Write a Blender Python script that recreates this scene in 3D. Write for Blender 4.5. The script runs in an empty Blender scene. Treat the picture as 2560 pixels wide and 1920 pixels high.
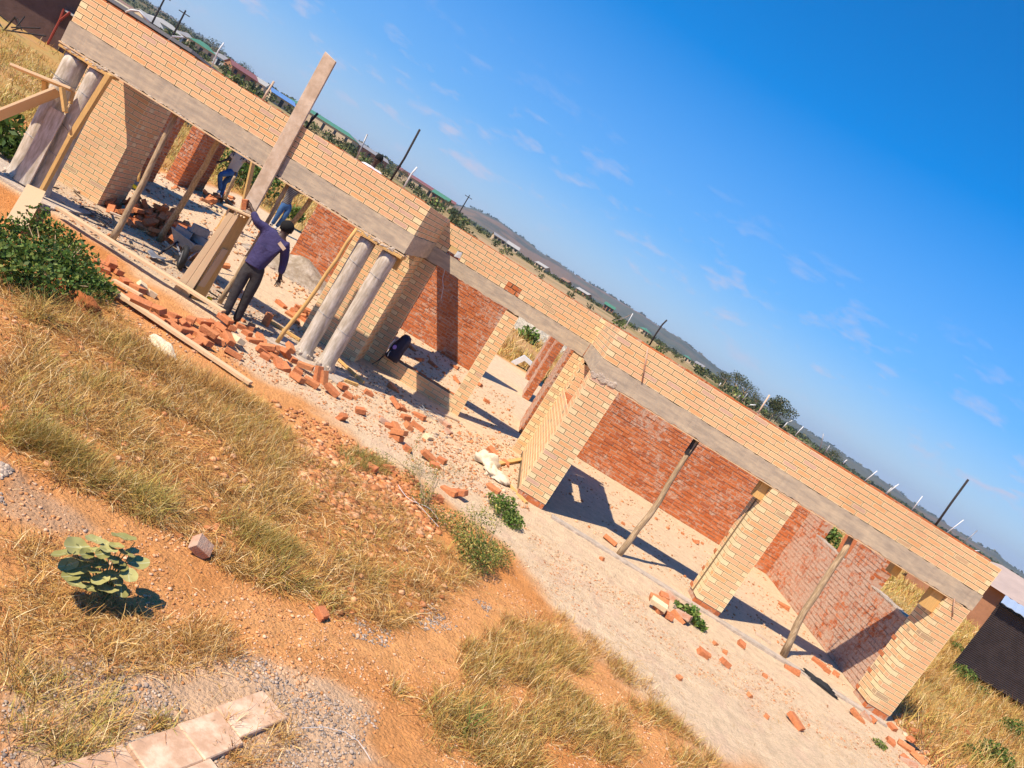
import bpy, bmesh, math, random
import numpy as np
from mathutils import Vector, Matrix
random.seed(7); RS=np.random.RandomState(11)
S=bpy.context.scene
COL=S.collection
# ---------------------------------------------------------------- camera
F_PX,YAW,PITCH,ROLL,CH=1872.2085,.0394,.1361,.5608,2.7629
FW=np.array([math.sin(YAW)*math.cos(PITCH),math.cos(YAW)*math.cos(PITCH),-math.sin(PITCH)])
R0=np.array([math.cos(YAW),-math.sin(YAW),0]); U0=np.cross(R0,FW)
RT=math.cos(ROLL)*R0+math.sin(ROLL)*U0
UP=-math.sin(ROLL)*R0+math.cos(ROLL)*U0
cd=bpy.data.cameras.new('camera'); cam=bpy.data.objects.new('camera',cd); COL.objects.link(cam)
cd.sensor_width=36; cd.lens=F_PX/2560*36; cd.clip_start=.1; cd.clip_end=12000
m=Matrix.Identity(4)
for i in range(3): m[i][0]=RT[i]; m[i][1]=UP[i]; m[i][2]=-FW[i]
m.translation=(0,0,CH); cam.matrix_world=m
S.camera=cam
# ---------------------------------------------------------------- sky, sun, exposure
SUN=Vector((-.60,-.567,1)).normalized()
el=math.asin(SUN.z); az=math.atan2(SUN.x,SUN.y)
w=bpy.data.worlds.new('World'); S.world=w; w.use_nodes=True
nt=w.node_tree; nt.nodes.clear()
def N(nt,t,**k):
    n=nt.nodes.new(t)
    for a,b in k.items():
        if a=='ins':
            for i,v in b.items(): n.inputs[i].default_value=v
        else: setattr(n,a,b)
    return n
L=lambda nt,a,b: nt.links.new(a,b)
sky=N(nt,'ShaderNodeTexSky',sky_type='NISHITA',sun_disc=False,sun_elevation=el,sun_rotation=az,altitude=1100,air_density=1.0,dust_density=.35,ozone_density=3.0)
out=N(nt,'ShaderNodeOutputWorld'); bg=N(nt,'ShaderNodeBackground'); bg.inputs[1].default_value=.108
hs=N(nt,'ShaderNodeHueSaturation',ins={'Hue':.503,'Saturation':1.75,'Value':1.28})
tc=N(nt,'ShaderNodeTexCoord'); sx=N(nt,'ShaderNodeSeparateXYZ')
L(nt,sky.outputs[0],hs.inputs['Color']); L(nt,tc.outputs['Generated'],sx.inputs[0])
mp=N(nt,'ShaderNodeMapping'); mp.inputs['Scale'].default_value=(8,8,24); L(nt,tc.outputs['Generated'],mp.inputs[0])
nz=N(nt,'ShaderNodeTexNoise',ins={'Scale':2.1,'Detail':7,'Roughness':.58,'Distortion':.15}); L(nt,mp.outputs[0],nz.inputs['Vector'])
cr=N(nt,'ShaderNodeMapRange',ins={1:.55,2:.72,3:0,4:.7}); L(nt,nz.outputs[0],cr.inputs[0])
band=N(nt,'ShaderNodeMapRange',ins={1:.03,2:.07,3:0,4:1}); L(nt,sx.outputs[2],band.inputs[0])
band2=N(nt,'ShaderNodeMapRange',ins={1:.08,2:.24,3:1,4:0}); L(nt,sx.outputs[2],band2.inputs[0])
mu=N(nt,'ShaderNodeMath',operation='MULTIPLY'); L(nt,band.outputs[0],mu.inputs[0]); L(nt,band2.outputs[0],mu.inputs[1])
mu2=N(nt,'ShaderNodeMath',operation='MULTIPLY'); L(nt,mu.outputs[0],mu2.inputs[0]); L(nt,cr.outputs[0],mu2.inputs[1])
hz=N(nt,'ShaderNodeMapRange',ins={1:-.02,2:.34,3:.92,4:0}); L(nt,sx.outputs[2],hz.inputs[0])
hm=N(nt,'ShaderNodeMix',data_type='RGBA'); hm.inputs['B'].default_value=(1.95,2.6,4.4,1)
L(nt,hz.outputs[0],hm.inputs['Factor']); L(nt,hs.outputs[0],hm.inputs['A'])
cm=N(nt,'ShaderNodeMix',data_type='RGBA'); cm.inputs['B'].default_value=(4.2,4.0,5.0,1)
L(nt,mu2.outputs[0],cm.inputs['Factor']); L(nt,hm.outputs['Result'],cm.inputs['A'])
L(nt,cm.outputs['Result'],bg.inputs[0]); L(nt,bg.outputs[0],out.inputs[0])
sd=bpy.data.lights.new('sun','SUN'); sd.energy=5.0; sd.angle=math.radians(.53); sd.color=(1,.885,.71)
so=bpy.data.objects.new('sun',sd); COL.objects.link(so); so.rotation_euler=SUN.to_track_quat('Z','Y').to_euler(); so.location=(-20,-20,30)
S.view_settings.view_transform='Standard'; S.view_settings.look='None'; S.view_settings.gamma=1
S.view_settings.exposure=.55; S.view_settings.use_curve_mapping=False
S.render.engine='CYCLES'; S.cycles.max_bounces=5; S.cycles.diffuse_bounces=2; S.cycles.use_denoising=True
try: S.cycles.use_adaptive_sampling=True
except Exception: pass

# ---------------------------------------------------------------- pixel rays (to read positions off the photograph)
def ray(u,v): return FW*F_PX+RT*(u-1280)+UP*(960-v)
def onY(u,v,Y): d=ray(u,v); return np.array([0,0,CH])+d*Y/d[1]
def onZ(u,v,Z=0.): d=ray(u,v); return np.array([0,0,CH])+d*(Z-CH)/d[2]
def projpx(P):
    d=np.asarray(P,float)-np.array([0,0,CH]); z=d@FW
    return 1280+F_PX*(d@RT)/z, 960-F_PX*(d@UP)/z, z
# ---------------------------------------------------------------- noise and terrain
def _h(ix,iy,s):
    n=(ix.astype(np.int64)*374761393+iy.astype(np.int64)*668265263+s*1274126177)&0xffffffff
    n=((n^(n>>13))*1274126177)&0xffffffff
    return ((n^(n>>16))&0xffff)/65535.
def vn(x,y,s=0):
    x=np.asarray(x,float); y=np.asarray(y,float)
    ix=np.floor(x); iy=np.floor(y); fx=x-ix; fy=y-iy
    fx=fx*fx*(3-2*fx); fy=fy*fy*(3-2*fy)
    a=_h(ix,iy,s); b=_h(ix+1,iy,s); c=_h(ix,iy+1,s); d=_h(ix+1,iy+1,s)
    return (a*(1-fx)+b*fx)*(1-fy)+(c*(1-fx)+d*fx)*fy
def fbm(x,y,s=0,o=4):
    t=0; a=.5
    for i in range(o): t=t+a*vn(x*2**i,y*2**i,s+i); a*=.5
    return t
def sm(a,b,x):
    t=np.clip((x-a)/(b-a),0,1); return t*t*(3-2*t)
def polyd(x,y,poly):
    """signed distance to polygon, positive inside"""
    x=np.asarray(x,float); y=np.asarray(y,float)
    ins=np.zeros(x.shape,bool); d=np.full(x.shape,1e9)
    n=len(poly)
    for i in range(n):
        x1,y1=poly[i]; x2,y2=poly[(i+1)%n]
        c=((y1>y)!=(y2>y))&(x<(x2-x1)*(y-y1)/((y2-y1) if y2!=y1 else 1e-9)+x1); ins^=c
        t=np.clip(((x-x1)*(x2-x1)+(y-y1)*(y2-y1))/((x2-x1)**2+(y2-y1)**2+1e-12),0,1)
        d=np.minimum(d,np.hypot(x-x1-t*(x2-x1),y-y1-t*(y2-y1)))
    return np.where(ins,d,-d)
def PP(*px): return [tuple(onZ(u,v)[:2]) for u,v in px]
BANK=PP((0,670),(180,700),(300,790),(430,880),(560,960),(660,1010),(760,1120),(900,1200),(1010,1260),(1080,1340),(1180,1440),(1080,1540),(960,1560),(830,1540),(720,1490),(560,1410),(420,1320),(250,1240),(120,1190),(0,1140))
NE=[(-60,1.5),(-38,1.6),(-30,1.45),(-24,1.3),(-21.5,1.38),(-17,1.33),(-14.5,1.47),(-12.5,1.32),(-10,1.15),(-7,.85),(-4,.65),(0,.55),(4,.55),(8,.5),(12,.75),(16,.75),(20,.62),(24,.35),(30,.2),(40,.1),(60,.6)]
FE=[(-60,1.2),(-40,1.3),(-32,1.62),(-28,1.65),(-24,1.25),(-20,.9),(-10,1.0),(-8.2,1.42),(-6.8,1.93),(-4.9,2.02),(-1.6,1.78),(2,1.72),(5,1.78),(7.7,1.8),(10,1.72),(11.4,1.8),(14,1.48),(16,1.15),(18,.95),(20.2,1.1),(24,1.0),(28,.8),(31,.66),(33.5,.58),(36,.66),(37.5,.5),(42,.4),(60,.9)]
def H(x,y):
    x=np.asarray(x,float); y=np.asarray(y,float)
    r=np.hypot(x,y); a=np.degrees(np.arctan2(x,y))
    z=np.zeros_like(r)
    db=polyd(x,y,BANK)
    bl=sm(-.3,.3,polyd(x,y,[(-9.5,10.35),(7.95,10.35),(7.95,24),(-9.5,24)])); near=(1-bl*.88)*sm(40,14,r)
    z=z+near*(.05*(fbm(x*1.3,y*1.3,3,3)-.45)+.022*(fbm(x*6,y*6,9,3)-.45)+.008*(fbm(x*15,y*15,19,3)-.45)+.02*(np.minimum(fbm(x*5+3,y*5,23,3),.42)-.42))
    # outside the right-hand wall and behind the house the field is a bit uneven
    z=z+.10*(fbm(x*.35,y*.35,31,3)-.45)*np.maximum(sm(8.3,10,x),sm(24,28,y))*sm(60,40,r)
    z=z-.25*sm(8.2,10.5,x)*sm(60,30,r)
    k=np.interp(a,[-60,-36,-30,10,18,26,34,60],[.1,.12,1,1,.85,.4,.12,.15])
    rise=np.interp(r,[0,42,160,300,500,750,1100,4000],[0,0,4.3,6.4,8.9,12,13,13])
    z=z+k*rise*(1+.18*(fbm(x*.012,y*.012,41,3)-.5))
    ne=np.interp(a,[p[0] for p in NE],[p[1] for p in NE]); fe=np.interp(a,[p[0] for p in FE],[p[1] for p in FE])
    zn=CH+760*np.tan(np.radians(ne)); zf=CH+2500*np.tan(np.radians(fe))
    t=sm(430,760,r)*sm(1250,760,r)
    z=np.where(r<760,np.maximum(z,z*(1-t)+zn*t),z*(1-t)+zn*t)
    t2=sm(1150,2500,r)*sm(4200,2500,r)
    zz=zf*t2**.8
    z=np.where(r>1000,np.maximum(z*sm(1500,1000,r),zz+ (14*(fbm(a*.9+50,r*.004,77,4)-.47))*t2*(r<2450)),z)
    return z
def hz_(x,y): return float(H(np.array([x]),np.array([y]))[0])
def gp(u,v):
    z=0.
    for _ in range(6):
        p=onZ(u,v,z); z=hz_(p[0],p[1])
    return float(p[0]),float(p[1]),z
# ---------------------------------------------------------------- materials
def mat(name,col=(.5,.5,.5),rough=.9,noise=None,bump=None,attr=None,spec=.25,metal=0,col2=None,scale=6,nscale=None,coord='Object',trans=0):
    """simple procedural: base (or attribute colour) mixed with col2 by noise, plus bump"""
    m=bpy.data.materials.new(name); m.use_nodes=True; t=m.node_tree
    b=t.nodes['Principled BSDF']; b.inputs['Roughness'].default_value=rough; b.inputs['Specular IOR Level'].default_value=spec; b.inputs['Metallic'].default_value=metal
    tc=N(t,'ShaderNodeTexCoord')
    if attr:
        a=N(t,'ShaderNodeAttribute',attribute_name=attr); src=a.outputs['Color']
    else:
        a=N(t,'ShaderNodeRGB'); a.outputs[0].default_value=(*col,1); src=a.outputs[0]
    if noise is not None or col2 is not None:
        nz=N(t,'ShaderNodeTexNoise',ins={'Scale':scale,'Detail':8,'Roughness':.65}); L(t,tc.outputs[coord],nz.inputs['Vector'])
        if nscale:
            mp=N(t,'ShaderNodeMapping'); mp.inputs['Scale'].default_value=nscale; L(t,tc.outputs[coord],mp.inputs[0]); L(t,mp.outputs[0],nz.inputs['Vector'])
        if col2 is not None:
            r=N(t,'ShaderNodeMapRange',ins={1:.42,2:.62}); L(t,nz.outputs[0],r.inputs[0])
            mx=N(t,'ShaderNodeMix',data_type='RGBA'); mx.inputs['B'].default_value=(*col2,1)
            L(t,r.outputs[0],mx.inputs['Factor']); L(t,src,mx.inputs['A']); src=mx.outputs['Result']
        if noise:
            r=N(t,'ShaderNodeMapRange',ins={1:.25,2:.75,3:1-noise,4:1+noise}); L(t,nz.outputs[0],r.inputs[0])
            mx=N(t,'ShaderNodeVectorMath',operation='SCALE'); L(t,src,mx.inputs[0]); L(t,r.outputs[0],mx.inputs['Scale']); src=mx.outputs[0]
    L(t,src,b.inputs['Base Color'])
    if bump:
        n2=N(t,'ShaderNodeTexNoise',ins={'Scale':bump[0],'Detail':8,'Roughness':.7}); L(t,tc.outputs[coord],n2.inputs['Vector'])
        bp=N(t,'ShaderNodeBump',ins={'Strength':bump[1],'Distance':bump[2]}); L(t,n2.outputs[0],bp.inputs['Height']); L(t,bp.outputs[0],b.inputs['Normal'])
    return m
# facing brick: cream edges round a fired orange centre; attribute 'rnd' R=random G=header B=random2
def facing():
    m=bpy.data.materials.new('facing_brick'); m.use_nodes=True; t=m.node_tree; b=t.nodes['Principled BSDF']; b.inputs['Roughness'].default_value=.85; b.inputs['Specular IOR Level'].default_value=.2
    a=N(t,'ShaderNodeAttribute',attribute_name='rnd'); s=N(t,'ShaderNodeSeparateColor'); L(t,a.outputs['Color'],s.inputs[0])
    uv=N(t,'ShaderNodeUVMap'); su=N(t,'ShaderNodeSeparateXYZ'); L(t,uv.outputs[0],su.inputs[0])
    def M(op,x,y=None,cl=False):
        n=N(t,'ShaderNodeMath',operation=op,use_clamp=cl)
        for i,q in enumerate([x,y]):
            if q is None: continue
            if isinstance(q,(int,float)): n.inputs[i].default_value=q
            else: L(t,q,n.inputs[i])
        return n.outputs[0]
    u,v=su.outputs[0],su.outputs[1]
    du=M('MULTIPLY',M('MINIMUM',u,M('SUBTRACT',1,u)),.225); dv=M('MULTIPLY',M('MINIMUM',v,M('SUBTRACT',1,v)),.068)
    d=M('MINIMUM',du,dv)
    geo=N(t,'ShaderNodeNewGeometry')
    nz=N(t,'ShaderNodeTexNoise',ins={'Scale':14,'Detail':5}); L(t,geo.outputs['Position'],nz.inputs['Vector'])
    d2=M('ADD',d,M('MULTIPLY',M('SUBTRACT',nz.outputs[0],.5),.012))
    mr=N(t,'ShaderNodeMapRange',interpolation_type='SMOOTHSTEP',ins={1:.003,2:.013}); L(t,d2,mr.inputs[0])
    ramp=N(t,'ShaderNodeValToRGB'); L(t,s.outputs[0],ramp.inputs[0]); e=ramp.color_ramp.elements
    e[0].position=0; e[0].color=(.77,.405,.195,1); e[1].position=1; e[1].color=(.60,.36,.26,1)
    for p,c in [(.3,(.76,.42,.215)),(.55,(.72,.385,.21)),(.78,(.72,.355,.15)),(.90,(.70,.41,.22)),(.975,(.44,.29,.17))]:
        x=e.new(p); x.color=(*c,1)
    cream=N(t,'ShaderNodeValToRGB'); L(t,s.outputs[2],cream.inputs[0]); ce=cream.color_ramp.elements
    ce[0].color=(.84,.61,.34,1); ce[1].color=(.80,.64,.37,1)
    fac=M('MULTIPLY',mr.outputs[0],M('SUBTRACT',.92,M('MULTIPLY',s.outputs[1],.80)))
    mx=N(t,'ShaderNodeMix',data_type='RGBA'); L(t,fac,mx.inputs['Factor']); L(t,cream.outputs[0],mx.inputs['A']); L(t,ramp.outputs[0],mx.inputs['B'])
    n3=N(t,'ShaderNodeTexNoise',ins={'Scale':35,'Detail':6,'Roughness':.7}); L(t,geo.outputs['Position'],n3.inputs['Vector'])
    r3=N(t,'ShaderNodeMapRange',ins={1:.25,2:.75,3:.88,4:1.1}); L(t,n3.outputs[0],r3.inputs[0])
    n4=N(t,'ShaderNodeTexNoise',ins={'Scale':1.3,'Detail':5,'Roughness':.6}); L(t,geo.outputs['Position'],n4.inputs['Vector'])
    r4=N(t,'ShaderNodeMapRange',ins={1:.3,2:.7,3:.9,4:1.05}); L(t,n4.outputs[0],r4.inputs[0])
    sc=N(t,'ShaderNodeVectorMath',operation='SCALE'); L(t,mx.outputs['Result'],sc.inputs[0]); L(t,M('MULTIPLY',r3.outputs[0],r4.outputs[0]),sc.inputs['Scale'])
    n5=N(t,'ShaderNodeTexNoise',ins={'Scale':5.5,'Detail':9,'Roughness':.7,'Distortion':.6}); L(t,geo.outputs['Position'],n5.inputs['Vector'])
    r5=N(t,'ShaderNodeMapRange',ins={1:.60,2:.72,3:0,4:.5}); L(t,n5.outputs[0],r5.inputs[0])
    m5=N(t,'ShaderNodeMix',data_type='RGBA'); m5.inputs['B'].default_value=(.58,.44,.30,1); L(t,r5.outputs[0],m5.inputs['Factor']); L(t,sc.outputs[0],m5.inputs['A'])
    L(t,m5.outputs['Result'],b.inputs['Base Color'])
    bp=N(t,'ShaderNodeBump',ins={'Strength':.35,'Distance':.004}); L(t,n3.outputs[0],bp.inputs['Height']); L(t,bp.outputs[0],b.inputs['Normal'])
    return m
def redbrick(name,mortar=.35,cs=((.50,.135,.045),(.62,.20,.075),(.42,.13,.06)),mcol=(.60,.42,.31)):
    m=bpy.data.materials.new(name); m.use_nodes=True; t=m.node_tree; b=t.nodes['Principled BSDF']; b.inputs['Roughness'].default_value=.92; b.inputs['Specular IOR Level'].default_value=.15
    a=N(t,'ShaderNodeAttribute',attribute_name='rnd'); s=N(t,'ShaderNodeSeparateColor'); L(t,a.outputs['Color'],s.inputs[0])
    ramp=N(t,'ShaderNodeValToRGB'); L(t,s.outputs[0],ramp.inputs[0]); e=ramp.color_ramp.elements
    e[0].color=(*cs[0],1); e[1].color=(*cs[2],1); x=e.new(.55); x.color=(*cs[1],1); x=e.new(.88); x.color=(*cs[0],1)
    geo=N(t,'ShaderNodeNewGeometry')
    n=N(t,'ShaderNodeTexNoise',ins={'Scale':9,'Detail':9,'Roughness':.72,'Distortion':.5}); L(t,geo.outputs['Position'],n.inputs['Vector'])
    n2=N(t,'ShaderNodeTexNoise',ins={'Scale':1.1,'Detail':3}); L(t,geo.outputs['Position'],n2.inputs['Vector'])
    ad=N(t,'ShaderNodeMath',operation='ADD'); L(t,n.outputs[0],ad.inputs[0])
    q=N(t,'ShaderNodeMath',operation='MULTIPLY'); L(t,n2.outputs[0],q.inputs[0]); q.inputs[1].default_value=.35; L(t,q.outputs[0],ad.inputs[1])
    th=.92-.5*mortar*.5
    r=N(t,'ShaderNodeMapRange',ins={1:th-.05,2:th+.08,3:0,4:.95}); L(t,ad.outputs[0],r.inputs[0])
    mx=N(t,'ShaderNodeMix',data_type='RGBA'); mx.inputs['B'].default_value=(*mcol,1); L(t,r.outputs[0],mx.inputs['Factor']); L(t,ramp.outputs[0],mx.inputs['A'])
    n3=N(t,'ShaderNodeTexNoise',ins={'Scale':30,'Detail':7,'Roughness':.7}); L(t,geo.outputs['Position'],n3.inputs['Vector'])
    r3=N(t,'ShaderNodeMapRange',ins={1:.25,2:.75,3:.6,4:1.15}); L(t,n3.outputs[0],r3.inputs[0])
    sc=N(t,'ShaderNodeVectorMath',operation='SCALE'); L(t,mx.outputs['Result'],sc.inputs[0]); L(t,r3.outputs[0],sc.inputs['Scale']); L(t,sc.outputs[0],b.inputs['Base Color'])
    bp=N(t,'ShaderNodeBump',ins={'Strength':.8,'Distance':.012}); L(t,n3.outputs[0],bp.inputs['Height']); L(t,bp.outputs[0],b.inputs['Normal'])
    return m
M={}
M['face']=facing()
M['red']=redbrick('rough_red_brick',mortar=.72)
M['red2']=redbrick('red_brick_heavy_mortar',mortar=1.25)
M['loose']=redbrick('loose_red_brick',mortar=.35,cs=((.56,.19,.08),(.62,.24,.10),(.46,.16,.08)),mcol=(.62,.42,.29))
M['cream']=mat('cream_brick',(.70,.54,.33),noise=.12,scale=30,bump=(40,.3,.004))
M['mortar']=mat('dark_raked_mortar',(.21,.145,.08),noise=.3,scale=25,bump=(60,.5,.004))
M['mortarp']=mat('pink_mortar',(.56,.37,.26),noise=.25,scale=12,col2=(.42,.20,.12),bump=(25,.9,.015))
M['conc']=mat('beam_concrete',(.42,.335,.25),noise=.24,scale=3.5,nscale=(1,1,5),col2=(.46,.36,.25),bump=(18,.35,.008))
M['conc2']=mat('rough_concrete',(.50,.40,.31),noise=.3,scale=9,bump=(14,1,.03))
M['colm']=mat('column_cement',(.46,.38,.29),noise=.32,scale=6,nscale=(4,4,.8),col2=(.52,.45,.38),bump=(20,.4,.006))
M['wood']=mat('new_timber',(.60,.36,.13),noise=.22,scale=7,nscale=(9,9,1),bump=(30,.2,.003))
M['woodp']=mat('pale_timber',(.68,.48,.28),noise=.2,scale=7,nscale=(6,6,1),col2=(.58,.38,.22),bump=(30,.2,.003))
M['woodg']=mat('cement_stained_board',(.50,.36,.25),noise=.2,scale=5,col2=(.56,.43,.32),bump=(24,.5,.006))
M['pole']=mat('peeled_pole',(.34,.23,.13),noise=.35,scale=6,nscale=(9,9,1.2),col2=(.44,.32,.20),bump=(20,.5,.006))
M['dark']=mat('dark_pole',(.035,.03,.03),noise=.3,scale=9)
M['metal']=mat('worn_steel',(.30,.30,.31),rough=.55,spec=.5,metal=.6,noise=.3,scale=8)
M['wire']=mat('wire',(.07,.065,.065),rough=.6)
M['white']=mat('white_plastic',(.60,.60,.60),rough=.5,noise=.08,scale=10)
M['sack']=mat('woven_sack',(.66,.54,.38),noise=.15,scale=14,bump=(50,.6,.01))
M['block']=mat('grey_block',(.30,.29,.29),noise=.25,scale=20,bump=(40,.7,.01))
M['rubber']=mat('black_rubber',(.02,.02,.022),rough=.7)
M['skin']=mat('dark_skin',(.060,.030,.020),rough=.55,spec=.4)
M['hair']=mat('black_hair',(.010,.009,.009),rough=.9)
M['jacket']=mat('navy_jacket',(.052,.042,.115),noise=.25,scale=8,bump=(9,1,.03),rough=.85)
M['trous']=mat('charcoal_trousers',(.040,.034,.034),noise=.45,scale=6,bump=(10,1,.03),rough=.85)
M['jeans']=mat('blue_jeans',(.045,.11,.25),noise=.35,scale=7,bump=(10,.8,.02))
M['tan']=mat('tan_shirt',(.50,.42,.33),noise=.12,scale=6,bump=(8,1,.03))
M['wht']=mat('white_shirt',(.68,.64,.66),noise=.1,scale=6,bump=(8,1,.03))
M['yellow']=mat('yellow_plastic',(.80,.65,.02),rough=.5)
M['blue']=mat('blue_plastic',(.10,.25,.65),rough=.5)
M['purple']=mat('purple_badge',(.35,.20,.55),rough=.6)
M['pack']=mat('navy_backpack',(.012,.012,.035),rough=.6,bump=(14,.8,.02),spec=.4)
def striped():
    m=mat('striped_sweater',(.10,.085,.09)); t=m.node_tree; b=t.nodes['Principled BSDF']
    tc=N(t,'ShaderNodeTexCoord'); wv=N(t,'ShaderNodeTexWave',bands_direction='Z',ins={'Scale':7.,'Distortion':1.5}); L(t,tc.outputs['Object'],wv.inputs[0])
    r=N(t,'ShaderNodeMapRange',ins={1:.75,2:.9}); L(t,wv.outputs['Fac'],r.inputs[0]); mx=N(t,'ShaderNodeMix',data_type='RGBA'); mx.inputs['A'].default_value=(.085,.075,.08,1); mx.inputs['B'].default_value=(.3,.27,.26,1)
    L(t,r.outputs[0],mx.inputs['Factor']); L(t,mx.outputs['Result'],b.inputs['Base Color']); return m
M['stripe']=striped()
def leafm(name,tr=.25,rough=.6):
    m=bpy.data.materials.new(name); m.use_nodes=True; t=m.node_tree; b=t.nodes['Principled BSDF']; o=t.nodes['Material Output']
    a=N(t,'ShaderNodeAttribute',attribute_name='col'); L(t,a.outputs['Color'],b.inputs['Base Color']); b.inputs['Roughness'].default_value=rough; b.inputs['Specular IOR Level'].default_value=.3
    tl=N(t,'ShaderNodeBsdfTranslucent'); L(t,a.outputs['Color'],tl.inputs[0]); mx=N(t,'ShaderNodeMixShader'); mx.inputs[0].default_value=tr
    L(t,b.outputs[0],mx.inputs[1]); L(t,tl.outputs[0],mx.inputs[2]); L(t,mx.outputs[0],o.inputs[0]); return m
M['leaf']=leafm('foliage'); M['straw']=leafm('dry_grass',.2,.8)
M['stone']=mat('grey_stone',attr='col',noise=.25,scale=30,bump=(40,.6,.01))
# ---------------------------------------------------------------- mesh builder
def mk(name,verts,faces,material=None,parent=None,cols=None,smooth=False,attrname='col',uv=None):
    me=bpy.data.meshes.new(name); me.from_pydata([tuple(v) for v in verts] if not isinstance(verts,np.ndarray) else verts.tolist(),[],faces); 
    if material: 
        for mm in (material if isinstance(material,(list,tuple)) else [material]): me.materials.append(mm)
    if cols is not None:
        a=me.color_attributes.new(attrname,'FLOAT_COLOR','POINT'); a.data.foreach_set('color',np.asarray(cols,np.float32).ravel())
    if uv is not None:
        l=me.uv_layers.new(name='UVMap'); l.data.foreach_set('uv',np.asarray(uv,np.float32).ravel())
    if smooth: me.polygons.foreach_set('use_smooth',[True]*len(me.polygons))
    o=bpy.data.objects.new(name,me); COL.objects.link(o)
    if parent is not None: o.parent=parent
    return o
class MB:
    def __init__(s): s.v=[]; s.f=[]
    def add(s,v,f):
        b=len(s.v); s.v+= [tuple(map(float,p)) for p in v]; s.f+=[tuple(i+b for i in q) for q in f]; return s
    def box(s,x0,x1,y0,y1,z0,z1):
        return s.add([(x0,y0,z0),(x1,y0,z0),(x1,y1,z0),(x0,y1,z0),(x0,y0,z1),(x1,y0,z1),(x1,y1,z1),(x0,y1,z1)],BF)
    def obox(s,c,ax,ay,az,dx,dy,dz):
        c=Vector(c); v=[]
        for k in (-1,1):
            for i,j in ((-1,-1),(1,-1),(1,1),(-1,1)): v.append(c+ax*(i*dx/2)+ay*(j*dy/2)+az*(k*dz/2))
        return s.add(v,BF)
    def plank(s,a,b,w,t,up=(0,0,1)):
        a=Vector(a); b=Vector(b); x=(b-a).normalized(); y=Vector(up).cross(x).normalized(); z=x.cross(y)
        return s.obox((a+b)/2,x,y,z,(b-a).length,w,t)
    def tube(s,pts,rad,n=8,cap=True):
        pts=[Vector(p) for p in pts]; rings=[]
        for i,p in enumerate(pts):
            d=(pts[min(i+1,len(pts)-1)]-pts[max(i-1,0)]).normalized()
            a=d.cross(Vector((0,0,1)) if abs(d.z)<.9 else Vector((1,0,0))).normalized(); b=d.cross(a)
            r=rad[i] if isinstance(rad,(list,tuple)) else rad
            rings.append([p+(a*math.cos(2*math.pi*k/n)+b*math.sin(2*math.pi*k/n))*r for k in range(n)])
        v=[q for r_ in rings for q in r_]; f=[]
        for i in range(len(pts)-1):
            for k in range(n): f.append((i*n+k,i*n+(k+1)%n,(i+1)*n+(k+1)%n,(i+1)*n+k))
        if cap: f.append(tuple(range(n))[::-1]); f.append(tuple((len(pts)-1)*n+k for k in range(n)))
        return s.add(v,f)
    def ico(s,c,r,jit=.25,sub=1,sc=(1,1,1)):
        bm=bmesh.new(); bmesh.ops.create_icosphere(bm,subdivisions=sub,radius=r)
        v=[]
        for q in bm.verts:
            k=1+random.uniform(-jit,jit); v.append((c[0]+q.co.x*k*sc[0],c[1]+q.co.y*k*sc[1],c[2]+q.co.z*k*sc[2]))
        f=[tuple(x.index for x in q.verts) for q in bm.faces]; bm.free(); return s.add(v,f)
    def build(s,name,material,parent=None,smooth=False,bevel=0):
        o=mk(name,s.v,s.f,material,parent,smooth=smooth)
        if bevel:
            b=o.modifiers.new('bevel','BEVEL'); b.width=bevel; b.segments=1; b.limit_method='ANGLE'
        return o
BF=[(0,3,2,1),(4,5,6,7),(0,1,5,4),(1,2,6,5),(2,3,7,6),(3,0,4,7)]
def tag(o,label=None,cat=None,group=None,kind=None):
    if label: o['label']=label
    if cat: o['category']=cat
    if group: o['group']=group
    if kind: o['kind']=kind
    return o
def thing(name,label,cat,loc=(0,0,0),group=None):
    o=bpy.data.objects.new(name,None); COL.objects.link(o); o.location=loc; return tag(o,label,cat,group)
def keep(o,par):   # parent without moving
    o.parent=par; o.matrix_parent_inverse=Matrix.Translation(par.location).inverted(); return o
def B(mb,name,material,par,**k):
    o=mb.build(name,material,None,**k); return keep(o,par)
def rough(o,amt,seed=0):
    me=o.data; n=len(me.vertices); co=np.empty(n*3); me.vertices.foreach_get('co',co); co=co.reshape(-1,3)
    co+=np.random.RandomState(abs(seed)).uniform(-amt,amt,co.shape); me.vertices.foreach_set('co',co.ravel()); return o

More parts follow.
